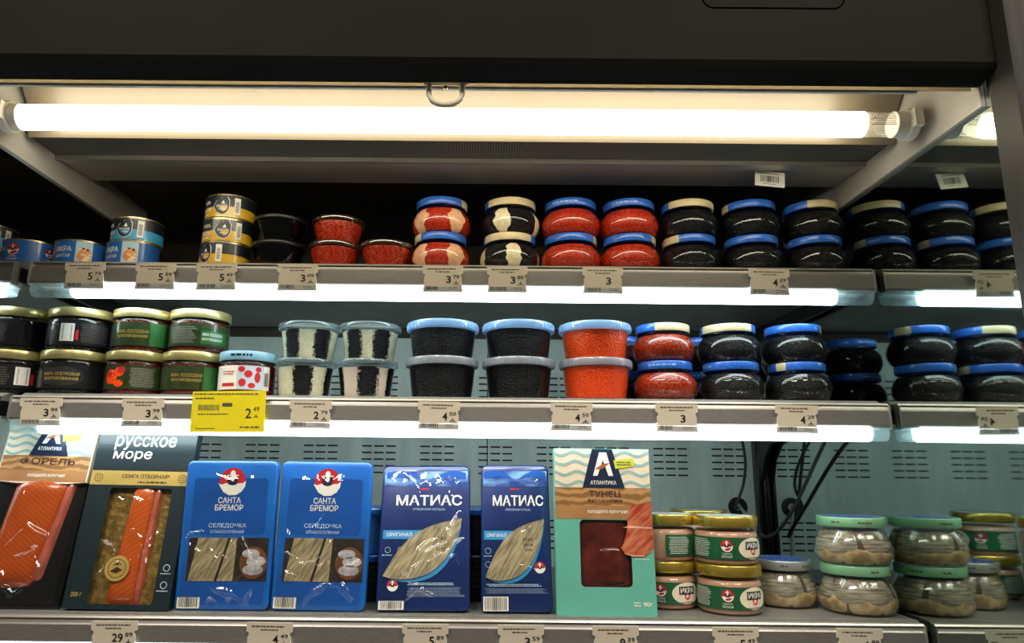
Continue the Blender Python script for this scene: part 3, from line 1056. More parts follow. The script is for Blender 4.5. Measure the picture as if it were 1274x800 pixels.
def cup(label, loc, seed, blobs, cream, group):
    global KPRE
    KPRE = 'cup'
    t = thing('caviar_cup', label, 'cup', loc, (0, 0, 0), group)
    part('contents', cream, t, 'cc', lambda mb: mb.lathe([(0, .001)] + [(r - .001, max(z, .001)) for r, z in CP if z < .046] + [(0, .0455)], 44), 50)
    R = rad(CP, -.0006)
    R2 = rad(CP, -.0004)
    for bi, (a, wd) in enumerate((q, ww * .74) for q, ww in blobs):
        def fn(mb):
            rr = random.Random(seed + bi)
            nz, nx = 40, 10
            vs, fs = [], []
            for j in range(nz + 1):
                z = .0012 + .0438 * j / nz
                bulge = .70 + .3 * math.sin(PI * j / nz) + .16 * noise.noise((z * 90, seed + bi, 0))
                lo = -wd * bulge - rr.random() * .15
                hi = wd * (1.4 - bulge * .5) * bulge + rr.random() * .15
                for i in range(nx + 1):
                    q = a + lo + (hi - lo) * i / nx
                    vs.append((R(z) * math.sin(q), -R(z) * math.cos(q), z))
            for j in range(nz):
                for i in range(nx):
                    p = j * (nx + 1) + i
                    fs.append([p, p + 1, p + nx + 2, p + nx + 1])
            mb.add(vs, fs)
            for k in range(170):      # loose grains at the edge
                z = .003 + .040 * rr.random()
                q = a + rr.choice((-1, 1)) * wd * (1.0 + .45 * rr.random() ** 2)
                d = .0009
                mb.add([(R2(z) * math.sin(q + x / .04), -R2(z) * math.cos(q + x / .04), z + zz) for x, zz in ((-d, 0), (0, -d), (d, 0), (0, d))], [(0, 1, 2, 3)])
        part('caviar_streak', M_BLACKCAV, t, (seed, bi), fn, 60)
    part('shell', M_PET, t, 'cs', lambda mb: mb.lathe([(0, 0)] + CP, 44), 60)
    part('lid', M_PETLID, t, 'cl', lambda mb: mb.lathe([(.0452, .0485), (.0480, .0485), (.0484, .0497), (.0484, .0533), (.0476, .0553), (.0455, CH), (.0430, .0561), (.0420, .0525), (0, .0521)], 48), 35)
    return t


G = 'black and white caviar cups on the middle shelf'
x = wx(379, 465, 1.080)
cup('cup striped black and cream beside the jar with sky-blue lid, lower of two', (x, 1.08, ZM), 3, ((.18, .36), (1.35, .25), (-1.5, .25)), M_CREAM, G)
cup('cup striped black and cream beside the jar with sky-blue lid, upper of two', (x + .004, 1.083, ZM + CH), 13, ((-.48, .32), (.75, .34)), M_CREAM, G)
x = wx(456, 465, 1.080)
cup('cup striped black and cream beside the black tubs, lower of two', (x, 1.08, ZM), 23, ((.22, .40), (-1.15, .30), (1.25, .22)), mat('pinkish_roe', 'e9d3bd', .4, var=.06), G)
cup('cup striped black and cream beside the black tubs, upper of two', (x + .003, 1.083, ZM + CH), 33, ((-.50, .33), (.62, .34)), M_CREAM, G)

# --- pink roe jars with gold lids, lowest shelf
KP = spl([(.0370, 0), (.0425, .0025), (.0442, .010), (.0442, .036), (.0418, .0430), (.0385, .0465), (.0385, .0520)], 3)
KH = .0645
M_PINK = mat('pink_roe', 'c4977e', .35, color2='b3866d', vscale=60, lo=.35, hi=.65)
M_KGREEN = mat('label_forest', '1d5a38', .35, coat=.3, var=.08)
M_KCREAM = mat('label_cream', 'e7dcc4', .4, var=.03)
M_LIDTOP = mat('lid_top_print', 'cfd6cf', .35, metal=.3, color2='5c7fa8', vscale=90, lo=.52, hi=.62)


def roe_jar(label, loc, rotz, group):
    global KPRE
    KPRE = 'roe'
    t = thing('roe_jar', label, 'jar', loc, (0, 0, rotz), group)
    part('contents', M_PINK, t, 'kc', lambda mb: mb.lathe([(0, .0015)] + [(r - .0018, max(z, .0015)) for r, z in KP if z < .045] + [(0, .0445)], 40), 50)
    part('glass', M_GLASS, t, 'kg', lambda mb: mb.lathe([(0, 0)] + KP, 44), 60)
    lid = part('lid', M_GOLD, t, 'kl', lid_fn(.0440, .0500, KH), 35)
    part('lid_print', M_LIDTOP, lid, 'kt', lambda mb: mb.lathe([(.0375, KH - .0004), (0, KH - .0003)], 36), 60)
    R = [rad(KP, .0002 * k) for k in range(1, 6)]
    m1, m2, m3, m4, m5 = (round_(r, 0, .0443) for r in R)
    print_('label', M_KGREEN, t, m1, [P_rect(-.070, .070, .0085, .0375, 36, 3)], 'kla')
    print_('label_panel', M_KCREAM, t, m2, [P_fan(.026, .0230, .023, .0143)], 'klb')
    print_('title_plate', M_INK, t, m3, [P_rect(.013, .039, .0215, .0320, 8, 2)], 'klc')
    print_('title_ribbon', M_RED, t, m3, [P_poly([(.021, .0218), (.031, .0218), (.0300, .0160), (.026, .0140), (.022, .0160)])], 'klr')
    print_('lettering', M_WPRINT, t, m4, [P_text('ИКРА', .026, .0268, .022, .0072, .02), P_text('№1', .026, .0180, .006, .0030)], 'klt')
    print_('small_print', M_INK2, t, m3, [P_scrawl(.014, .038, .0098, .0118, 1, 4, .7)], 'kls')
    emblem(t, m2, m3, -.0125, .0265, .0078, 'kle')
    print_('brand_print', M_WPRINT, t, m3, [P_text('САНТА', -.0125, .0160, .012, .0026), P_text('БРЕМОР', -.0125, .0122, .014, .0026)], 'klp')
    # back of the label: ingredients and a barcode
    print_('ingredients', M_WPRINT, t, m2, [P_scrawl(-.066, -.034, .011, .035, 10, 8, .35)], 'kli')
    print_('barcode_panel', M_WPRINT, t, m2, [P_rect(.053, .068, .011, .035, 5, 2)], 'klbp')
    print_('barcode', M_INK, t, m3, [P_bars(.0545, .0665, .014, .033, 12, 5)], 'klbc')
    return t


G = 'pink roe jars with gold lids on the lowest shelf'
xk = wx(907, 735, 1.048)
roe_jar('pink roe jar with gold lid, lower of the stack next to the herring jars', (xk, 1.048, ZB), -.10, G)
roe_jar('pink roe jar with gold lid, upper of the stack next to the herring jars', (xk - .001, 1.048, ZB + KH), -.02, G)
xk = wx(829, 735, 1.085)
roe_jar('pink roe jar with gold lid half hidden by the teal box, lower one', (xk, 1.085, ZB), -.15, G)
roe_jar('pink roe jar with gold lid half hidden by the teal box, showing ingredients', (xk + .001, 1.085, ZB + KH), 1.35, G)
xk = wx(873, 735, 1.19)
roe_jar('pink roe jar with gold lid standing behind the others, lower one', (xk, 1.19, ZB), 1.0, G)
roe_jar('pink roe jar with gold lid standing behind the others, upper one', (xk, 1.19, ZB + KH), 1.0, G)

# --- herring jars
HP = spl([(.0430, 0), (.0490, .003), (.0535, .012), (.0540, .020), (.0505, .033), (.0450, .0440), (.0428, .0475), (.0428, .0530)], 4)
HH = .0645
M_BRINE = mat('herring_pieces', '5a4e38', .3, color2='40372a', vscale=45, lo=.35, hi=.65, coat=.2)
M_SKIN = mat('herring_skin', '5f5d50', .25, color2='a39c86', vscale=40, stretch=(1, 1, 9), lo=.35, hi=.7, coat=.3)
M_FLESH = mat('herring_flesh', 'bda67c', .3, color2='8f7a55', vscale=70, coat=.3)
M_LGLID = mat('green_lid', '7cb38a', .3, coat=.3, var=.06)
M_GRLID = mat('grey_lid', 'a3a7a4', .3, metal=.5, var=.06)
M_BLUETOP = mat('blue_lid_top', '22408f', .35, color2='7f9fd0', vscale=110, lo=.55, hi=.62, coat=.3)


def herring_jar(label, loc, lidm, rotz, group, s=1.0):
    global KPRE
    KPRE = 'hj'
    t = thing('herring_jar', label, 'jar', loc, (0, 0, rotz), group)
    t.scale = (s, s, 1)
    part('brine', M_BRINE, t, 'hc', lambda mb: mb.lathe([(0, .0015)] + [(r - .0032, max(z, .0015)) for r, z in HP if z < .047] + [(0, .0465)], 40), 50)
    R = rad(HP, -.0018)
    for k in range(14):
        rr = random.Random(k * 5 + 3)
        skin = k < 7
        a = -PI + (k % 7) * .898 + rr.random() * .2 + (0 if skin else .4)
        z0, z1 = (.0150 + .003 * rr.random(), .0468) if skin else (.003, .0195 + .006 * rr.random())
        hw = .452 if skin else .475
        jag = rr.uniform(-.3, .3)
        def fn(mb):
            nx, nz = 10, 10
            vs, fs = [], []
            for j in range(nz + 1):
                for i in range(nx + 1):
                    p, q = i / nx * 2 - 1, j / nz * 2 - 1
                    z = z0 + (z1 - z0) * (j / nz) * (1 if skin else 1 + .12 * math.sin(2.2 * p + k)) + (.0025 * math.sin(2 * p + 2 * k) * (1 - j / nz) if skin else 0)
                    aa = a + hw * p * (1 - .10 * q * q) + .30 * jag * q * (1 if skin else 0) * (1 if k % 2 else -1)
                    rr_ = R(z) - .0010 * abs(p) ** 6 - .0006 * abs(q) ** 4 - (0 if skin else .0004)
                    vs.append((rr_ * math.sin(aa), -rr_ * math.cos(aa), z))
            for j in range(nz):
                for i in range(nx):
                    o = j * (nx + 1) + i
                    fs.append([o, o + 1, o + nx + 2, o + nx + 1])
            mb.add(vs, fs)
        part('herring_piece', M_SKIN if skin else M_FLESH, t, ('hp', k), fn, 60)
    part('glass', M_GLASS, t, 'hg', lambda mb: mb.lathe([(0, 0)] + HP, 44), 60)
    lid = part('lid', lidm, t, 'hl', lid_fn(.0470, .0515, HH), 35)
    part('lid_print', M_BLUETOP, lid, 'ht', lambda mb: mb.lathe([(.0415, HH - .0002), (.020, HH - .0001), (0, HH)], 40), 60)
    print_('lid_lettering', M_INK2, lid, round_(lambda z: .0472, 0, .0471), [P_scrawl(.006, .026, .0560, .0595, 1, 3, .7), P_scrawl(-.030, -.016, .0560, .0595, 1, 6, .7)], 'hll')
    return t


G = 'herring jars on the lowest shelf'
herring_jar('herring jar with grey-rimmed blue lid standing alone', (wx(975, 740, 1.101), 1.101, ZB), M_GRLID, .2, G, .87)
xh = XM - .0530
herring_jar('herring jar with green lid against the mirror, lower of two', (xh, 1.054, ZB), M_LGLID, .6, G, .96)
herring_jar('herring jar with green lid against the mirror, upper of two', (xh, 1.054, ZB + HH), M_LGLID, -.4, G, .96)


# ------------------------------------------------------------------ flat fish packs
def film(parent, x0, x1, z0, z1, base, amp, seed, bul=.004, nx=84, nz=130, name='clear_film', sc_=(1, 1)):
    rr = random.Random(int(seed * 10))
    folds = []
    for k in range(12):
        fx, fz = x0 + (x1 - x0) * rr.uniform(.08, .92), z0 + (z1 - z0) * rr.uniform(.04, .62) ** 1.1
        an = rr.choice((-1, 1)) * rr.uniform(.35, 1.25)
        ln = rr.uniform(.014, .040)
        folds.append((fx, fz, math.cos(an), math.sin(an), ln, rr.uniform(.0022, .0040), rr.uniform(.6, 1.5), rr.uniform(-18, 18)))

    def fn(mb):
        vs, fs = [], []
        for j in range(nz + 1):
            for i in range(nx + 1):
                p, q = i / nx, j / nz
                x, z = x0 + (x1 - x0) * p, z0 + (z1 - z0) * q
                e = min(1, 9 * min(p, 1 - p), 9 * min(q, 1 - q))
                a = noise.noise((x * 34 * sc_[0] + z * 14, z * 18 * sc_[1], seed))
                b = noise.noise((x * 120 - z * 60, z * 70, seed + 5))
                h = (1 - abs(a)) ** 4 * .55 + (1 - abs(b)) ** 4 * .10
                for fx, fz, ca, sa, ln, wd, am, cu in folds:
                    dx, dz = x - fx, z - fz
                    al = dx * ca + dz * sa
                    if abs(al) < ln:
                        ac = -dx * sa + dz * ca + cu * al * al
                        if abs(ac) < 3 * wd:
                            h += am * math.exp(-(ac / wd) ** 2) * (1 - (al / ln) ** 2)
                dome = (1 - (2 * p - 1) ** 4) * (1 - (2 * q - 1) ** 4)
                vs.append((x, -base - e * (amp * h + bul * dome), z))
        for j in range(nz):
            for i in range(nx):
                o = j * (nx + 1) + i
                fs.append([o, o + 1, o + nx + 2, o + nx + 1])
        mb.add(vs, fs)
    return part(name, M_FILM, parent, None, fn, 180)


def fillet(mb, out, zb, depth, y0, rows=18, cols=14):
    """bulging slab of fish: out(t) gives left and right x at height t in 0..1"""
    vs, fs = [], []
    for j in range(rows + 1):
        t = j / rows
        xl, xr = out(t)
        z = zb[0] + (zb[1] - zb[0]) * t
        for i in range(cols + 1):
            p = i / cols
            prof = (1 - abs(2 * p - 1) ** 5)
            endp = (1 - abs(2 * t - 1) ** 10)
            y = y0 - depth * prof * endp * (1 + .12 * noise.noise((p * 4, t * 6, 2)))
            vs.append((xl + (xr - xl) * p, y, z + .004 * math.sin(p * PI) * (-1 if t < .5 else 1) * (1 - 2 * min(t, 1 - t))))
    for j in range(rows):
        for i in range(cols):
            o = j * (cols + 1) + i
            fs.append([o, o + 1, o + cols + 2, o + cols + 1])
    mb.add(vs, fs)


def manat(cx, cz, h):
    r = h * .62
    return [P_ring(cx, cz - h / 2, r * .74, r, 14, 0.0, PI), P_rect(cx - h * .07, cx + h * .07, cz - h / 2, cz + h * .55)]


M_PBLUE = mat('pack_blue', '1766c0', .35, coat=.3, var=.08, vscale=18)
M_PBLUE2 = mat('pack_blue_deep', '1153a8', .35, coat=.3, var=.08, vscale=18)
M_PTXT = mat('pale_blue_print', 'b9d2ee', .5)
M_PNAVY = mat('pack_navy', '0e2a66', .35, coat=.35, var=.12, vscale=14)
M_PSKY = mat('glacier_print', '123a86', .4, color2='9fd0f2', vscale=22, stretch=(1, 1, 3), lo=.42, hi=.78)
M_PCYAN = mat('cyan_band', '2b93cf', .4, var=.05)
M_FISHPH = mat('fillet_photo', '6d634b', .4, color2='b9ab86', vscale=30, stretch=(9, 1, 1.6), rot=(0, .6, 0), lo=.3, hi=.7)
M_FISHDK = mat('photo_dark', '2a2019', .5, var=.3, vscale=60)
M_FISHLT = mat('photo_pale_slices', '9a9aa0', .45, color2='c9c6c8', vscale=90)
M_WOODPH = mat('photo_brown', '6d4128', .5, var=.2, vscale=50)


def herring_pack(label, u, lean, roll, group, seed):
    global KPRE
    KPRE = 'hp'
    W, H = .127, .198
    t = thing('herring_pack', label, 'fish pack', (wx(u, 762, 1.020), 1.020, ZB), (-math.radians(lean), math.radians(roll), 0), group)
    part('tray', M_PBLUE, t, 'hpt', lambda mb: slab(mb, pil(-W / 2, W / 2, 0, H, .008), -.010, .006, .003), 40)
    f1, f2, f3, f4 = flat(.0103), flat(.0106), flat(.0109), flat(.0112)
    print_('front_panel', M_PBLUE2, t, f1, [P_poly(pil(-W * .40, W * .41, H * .50, H * .88, .006)), P_poly(pil(-W * .45, W * .44, .008, H * .30, .004))], 'hp1')
    emblem(t, f2, f3, .002, H * .855, .0185, 'hpe')
    print_('lettering', M_WPRINT, t, f2, [P_text('САНТА', 0, H * .728, .0315, .0082, .012), P_text('БРЕМОР', 0, H * .678, .0390, .0082, .012)], 'hp2')
    print_('product_name', M_PTXT, t, f2, [P_text('СЕЛЕДОЧКА', 0, H * .555, .052, .0068, .008), P_text('СЛАБОСОЛЕНАЯ', 0, H * .515, .046, .0042, .006)], 'hp3')
    z0, z1 = H * .19, H * .475
    print_('photo_panel', M_FISHDK, t, f2, [P_rect(-W * .40, W * .46, z0, z1)], 'hp4')
    print_('fillet_photo', M_FISHPH, t, f3, [P_poly([(-W * .38, z0), (-W * .10, z0), (W * .02, z1), (-W * .30, z1)]), P_poly([(-W * .07, z0), (W * .10, z0), (W * .12, z1), (W * .05, z1)])], 'hp5')
    print_('plate_photo', M_WOODPH, t, f3, [P_disc(W * .31, (z0 + z1) / 2 - .004, W * .15, .021)], 'hp6')
    print_('slices_photo', M_FISHLT, t, f4, [P_disc(W * .31, z0 + .015, .014, .007), P_disc(W * .34, z0 + .026, .013, .007), P_disc(W * .28, z0 + .036, .012, .006)], 'hp7')
    print_('barcode_panel', M_WPRINT, t, f2, [P_rect(-W * .47, -W * .23, .003, .017)], 'hp8')
    print_('barcode', M_INK, t, f3, [P_bars(-W * .45, -W * .25, .0045, .017, 16, 4)], 'hp9')
    film(t, -W * .47, W * .47, .006, H * .97, .0116, .0035, seed, .006)
    return t


G = 'blue herring packs on the lowest shelf'
herring_pack('bright blue herring pack beside the dark salmon pack', 277, 2, -.3, G, 1.3)
herring_pack('bright blue herring pack with crinkled film beside the navy packs', 396, 4, .4, G, 6.1)


def matias_pack(label, u, W, lean, roll, group, seed, wrinkle):
    global KPRE
    KPRE = 'mp'
    H = .198
    t = thing('herring_pouch', label, 'fish pack', (wx(u, 765, 1.018), 1.018, ZB), (-math.radians(lean), math.radians(roll), 0), group)
    s = W / .127
    part('tray', M_PNAVY, t, ('mt', W), lambda mb: slab(mb, pil(-W / 2, W / 2, 0, H, .008), -.010, .006, .003), 40)
    f1, f2, f3, f4, f5 = (flat(.0103 + .0003 * i) for i in range(5))
    print_('sky_print', M_PSKY, t, f1, [P_rect(-W * .47, W * .47, H * .845, H * .955)], ('m1', W))
    print_('mountain_print', M_PBLUE2, t, f2, [P_poly([(-W * .45, H * .945), (-W * .45, H * .90), (-W * .22, H * .918), (-W * .02, H * .893), (-W * .12, H * .932), (-W * .3, H * .965)]),
                                              P_poly([(W * .45, H * .945), (W * .3, H * .965), (W * .14, H * .930), (W * .04, H * .893), (W * .24, H * .915), (W * .45, H * .895)])], ('m2', W))
    print_('small_mark', M_RED, t, f2, [P_scrawl(-.007, .007, H * .815, H * .835, 1, 2, .6)], ('m2b', W))
    print_('lettering', M_WPRINT, t, f2, [P_text('МАТИАС', W * .04, H * .745, W * .74, .0150, .022)], ('m3', W))
    print_('subtitle', M_PTXT, t, f2, [P_text('ОТБОРНАЯ СЕЛЬДЬ', W * .04, H * .680, W * .36, .0036)], ('m4', W))
    print_('cyan_band', M_PCYAN, t, f1, [P_poly([(-W * .46, H * .475), (W * .06, H * .475), (W * .0, H * .535), (-W * .46, H * .535)])], ('m5', W))
    print_('band_lettering', M_WPRINT, t, f2, [P_text('ОРИГИНАЛ', -W * .28, H * .505, W * .28, .0052, .01)], ('m6', W))
    # leaf-shaped window on the fillet
    def leaf(k):
        pts = []
        P0, P1 = (-W * .44, H * .225), (W * .41, H * .615)
        for i in range(15):
            q = i / 14
            x = P0[0] + (P1[0] - P0[0]) * q
            z = P0[1] + (P1[1] - P0[1]) * q
            pts.append((x - k * .017 * s * math.sin(PI * q) ** .8 * -1 * 1.0, z - k * .030 * math.sin(PI * q) ** .8))
        top = []
        for i in range(1, 14):
            q = 1 - i / 14
            x = P0[0] + (P1[0] - P0[0]) * q
            z = P0[1] + (P1[1] - P0[1]) * q
            top.append((x - .013 * s * math.sin(PI * q), z + .016 * math.sin(PI * q)))
        return pts + top
    print_('window_rim', M_PCYAN, t, f3, [P_poly(leaf(1.18))], ('m7', W))
    part('fillet', M_FISHPH, t, ('m8', W), lambda mb: slab(mb, [(x, z) for x, z in leaf(1.0)], -.0125, -.0113, .0), 0)
    print_('date_stamp', M_INK, t, flat(.0128), [P_text('17.01', W * .17, H * .475, W * .13, .0042, .02), P_text('3А1.8', W * .17, H * .440, W * .13, .0042, .02), P_text('0191', W * .18, H * .405, W * .10, .0042, .02)], ('m9', W))
    print_('icons', M_PTXT, t, f2, [P_ring(-W * .40, H * .40, .0035, .0040), P_ring(-W * .26 if W > .11 else -W * .40, H * .40 if W > .11 else H * .31, .0035, .0040), P_scrawl(-W * .46, -W * .33, H * .36, H * .37, 1, 2)], ('ma', W))
    ex = -W * .33 if W > .11 else W * .33
    ez = H * .165 if W > .11 else H * .29
    emblem(t, f2, f3, ex, ez, .0075, ('me%s' % W))
    print_('small_print', M_PTXT, t, f2, [P_scrawl(-W * .18 if W > .11 else -W * .46, W * .45, .018 if W > .11 else .024, H * .155, 9, 3, .22), P_scrawl(-W * .18 if W > .11 else -W * .46, W * .35, H * .165, H * .185, 2, 9, .5)], ('mb', W))
    print_('barcode_panel', M_WPRINT, t, f3, [P_rect(-W * .47, -W * .20 if W > .11 else -W * .12, .002, .013 if W > .11 else .020)], ('mc', W))
    print_('barcode', M_INK, t, f4, [P_bars(-W * .45, -W * .22 if W > .11 else -W * .14, .003, .0125 if W > .11 else .019, 16, 4)], ('md', W))
    film(t, -W * .47, W * .47, .006, H * .97, .0132, .0030 * wrinkle, seed, .004)
    return t


G = 'navy herring packs on the lowest shelf'
matias_pack('wide navy herring pack with crinkled film and leaf-shaped window', 526, .127, 14, -.6, G, 3.3, 1.0)
matias_pack('narrow navy herring pack beside the teal tuna box', 643, .097, 11, -.4, G, 8.7, .35)

# --- tuna box and trout pack share the header design
M_TEAL = mat('box_teal', '63b6a4', .5, var=.04, vscale=12)
M_BEIGE = mat('box_beige', 'e6d7c0', .5, var=.03)
M_WAVE = mat('wave_print', '8fb4b0', .5, var=.05)
M_WOOD = stripes('wood_print', '8a5f34', 'b98b58', 28, .5, 7, (0, PI / 2, 0), detail=4)
M_WOODLT = mat('brown_band', 'a8794a', .5, var=.08)
M_LIME = mat('lime_sticker', 'c9d234', .5, var=.05)
M_BROWNTX = mat('brown_ink', '3a1d10', .5)
M_TUNA = mat('tuna_meat', '44130f', .25, color2='6b2a20', vscale=28, coat=.5, lo=.35, hi=.7)
M_TUNA2 = mat('tuna_slice_photo', '9e3426', .4, color2='dd8a62', vscale=26, stretch=(1, 1, 5), rot=(0, -.7, 0), lo=.4, hi=.7)
M_SALM = stripes('salmon_meat', 'b24d15', 'ba581d', 50, .25, 1.2, (0, -.95, 0), coat=.4, lo=.5, hi=.95, detail=4)
M_SALM2 = stripes('trout_meat', 'a4430f', 'ad4d18', 60, .25, 1.2, (0, .95, 0), coat=.4, lo=.5, hi=.95, detail=4)
M_SALPINK = mat('salmon_side', 'b05a48', .3, coat=.5, var=.15, vscale=60)
M_GOLDTRAY = mat('gold_tray', 'a98b48', .35, metal=.6, color2='6f5a2a', vscale=90, bump=.6, bscale=130, lo=.35, hi=.65)
M_DKTEAL = mat('card_dark_teal', '0f2228', .4, coat=.2, var=.08, vscale=8)
M_BLKTRAY = mat('black_tray', '0c0c0d', .3, coat=.3)


def header(t, W, z0, z1, zb, off, title, tw, up=.13):
    """beige waves with a navy trapezium and a big letter, above a wooden band"""
    f = [flat(off + .0003 * i) for i in range(7)]
    h = z1 - z0
    print_('header_panel', M_BEIGE, t, f[0], [P_rect(-W / 2 + .0005, W / 2 - .0005, z0, z1 - .0008)])
    waves = [P_wave(-W / 2 + .001, W / 2 - .001, z0 + h * q, .0028, .0040, .036, 1 + .4 * i) for i, q in enumerate((.10, .36, .62, .86))]
    print_('wave_print', M_WAVE, t, f[1], waves)
    print_('brand_panel', M_NAVY, t, f[2], [P_poly([(-W * .21, z0), (W * .23, z0), (W * .11, z1 - .0008), (-W * .10, z1 - .0008)])])
    cx, a0, a1 = W * .008, z0 + h * (up + .17), z0 + h * .90
    q = W * .105
    print_('brand_letter', M_WPRINT, t, f[3], [P_poly([(cx - q, a0), (cx - q * .55, a0), (cx + q * .02, a1 - h * .2), (cx + q * .55, a0), (cx + q, a0), (cx + q * .40, a1), (cx - q * .32, a1)])])
    print_('fish_mark', mat('brown_print', '9a5a34', .5), t, f[4], [P_poly([(cx - q * .8, a0 + h * .17), (cx - q * .1, a0 + h * .17), (cx + q * .7, a0 + h * .33), (cx - q * .05, a0 + h * .30)])])
    print_('brand_name', M_WPRINT, t, f[3], [P_text('АТЛАНТИКА', cx, z0 + h * up, W * .27, .0052, .015)])
    print_('sticker', M_LIME, t, f[4], [P_poly([(W * .14, z0 + h * .48), (W * .335, z0 + h * .55), (W * .325, z0 + h * .76), (W * .12, z0 + h * .70)])])
    print_('sticker_print', M_INK2, t, f[5], [P_scrawl(W * .15, W * .31, z0 + h * .56, z0 + h * .68, 2, 3, .5)])
    hb = z0 - zb
    print_('wood_band', M_WOOD, t, f[0], [P_rect(-W / 2 + .0005, W / 2 - .0005, zb + hb * .42, z0)])
    print_('brown_band', M_WOODLT, t, f[0], [P_rect(-W / 2 + .0005, W / 2 - .0005, zb, zb + hb * .42)])
    print_('product_name', M_BROWNTX, t, f[1], [P_text(title, W * .02, zb + hb * .78, tw, .0104, .02)])
    print_('subtitle', M_WPRINT, t, f[1], [P_text('холодного копчения', W * .04, zb + hb * .22, W * .42, .0050, .015)])
    return f


def tuna_box():
    W, H, D = .134, .221, .020
    t = thing('tuna_box', 'teal box of sliced tuna with a window and beige wavy top', 'box', (wx(755.5, 767, 1.0), 1.0, ZB), (-math.radians(5), math.radians(.2), 0))
    zw0, zw1, xw0, xw1 = H * .165, H * .56, -W * .25, W * .27
    win = pil(xw0, xw1, zw0, zw1, .006)
    def fn(mb):
        # front with a window cut, sides and back
        o = pil(-W / 2, W / 2, 0, H, .0012)
        k = len(o)
        vs = [(x, -.0, z) for x, z in o] + [(x, -.0, z) for x, z in win] + [(x, D, z) for x, z in o] + [(x, .0012, z) for x, z in win]
        fs = []
        for i in range(k):
            j = (i + 1) % k
            fs.append([i, j, k + j, k + i])
            fs.append([i, 2 * k + i, 2 * k + j, j])
            fs.append([k + i, k + j, 3 * k + j, 3 * k + i])
        fs.append([2 * k + i for i in range(k)][::-1])
        mb.add(vs, fs)
    part('carton', M_TEAL, t, None, fn, 30)
    part('tuna_slices', M_TUNA, t, None, lambda mb: (fillet(mb, lambda q: (xw0 - .004, xw1 + .004), (zw0 - .004, zw1 + .01), .006, .010),
                                                     fillet(mb, lambda q: (xw0 + .015 + .01 * math.sin(q * 3), xw1 - .004), (zw0 + .004, zw0 + .05), .0075, .0095)), 60)
    part('gold_board', M_GOLDTRAY, t, None, lambda mb: mb.box(xw0 - .006, xw1 + .006, .0105, .0115, zw0 - .006, zw1 + .01), 0)
    part('window_film', M_FILM, t, None, lambda mb: mb.add([(x, .0010, z) for x, z in win], [list(range(len(win)))]), 0)
    f = header(t, W, H * .755, H, H * .565, .0004, 'ТУНЕЦ', W * .33)
    print_('product_detail', M_BROWNTX, t, f[1], [P_text('филе-ломтики', W * .02, H * .675, W * .36, .0060, .015)])
    out = [(.165, .395), (.19, .42), (.235, .505), (.25, .60), (.30, .655), (.40, .66), (.495, .665), (.495, .40), (.47, .375), (.40, .345), (.28, .345), (.20, .36)]
    print_('slice_photo', M_TUNA2, t, f[3], [P_poly([(x * W * 1.0, z * H) for x, z in out])])
    for sh in (P_poly([(.19 * W, .515 * H), (.49 * W, .510 * H), (.49 * W, .518 * H), (.26 * W, .526 * H)]), P_poly([(.19 * W, .362 * H), (.28 * W, .345 * H), (.40 * W, .345 * H), (.40 * W, .352 * H), (.28 * W, .353 * H)])):
        print_('slice_edge', mat('slice_rim', 'e9b49a', .4), t, f[4], [sh])
    print_('weight_print', M_WPRINT, t, f[1], [P_text('90г', W * .41, H * .070, .0125, .0055, .015), P_scrawl(W * .27, W * .34, H * .055, H * .085, 2, 3, .5), P_scrawl(W * .30, W * .46, H * .325, H * .332, 1, 5, .6)])


tuna_box()


def trout_pack():
    W, H = .128, .248
    t = thing('trout_pack', 'cold smoked trout fillet on a black tray at the left edge', 'fish pack', (wx(15, 752, 1.010), 1.010, ZB), (-math.radians(12), math.radians(.8), 0))
    part('tray', M_BLKTRAY, t, None, lambda mb: slab(mb, pil(-W / 2, W / 2, 0, H, .006), -.004, .004, .002), 40)
    part('sleeve', M_BEIGE, t, None, lambda mb: slab(mb, [(-W / 2 - .001, .168), (-W * .3, .1655), (0, .1645), (W * .3, .1655), (W / 2 + .001, .168), (W / 2 + .001, H + .001), (-W / 2 - .001, H + .001)], -.012, -.002, .0), 20)
    header(t, W, .205, H, .168, .0122, 'ФОРЕЛЬ', W * .62, .24)
    part('fillet', M_SALM2, t, None, lambda mb: fillet(mb, lambda q: (-W * .40 + .015 * q, W * .16 + .022 * q), (.030, .172), .012, -.004), 60)
    part('fillet_side', M_SALPINK, t, None, lambda mb: fillet(mb, lambda q: (W * .14 + .022 * q, W * .25 + .018 * q), (.040, .172), .008, -.004), 60)
    film(t, -W * .47, W * .47, .006, .166, .0150, .0030, 12.2, .002)


trout_pack()


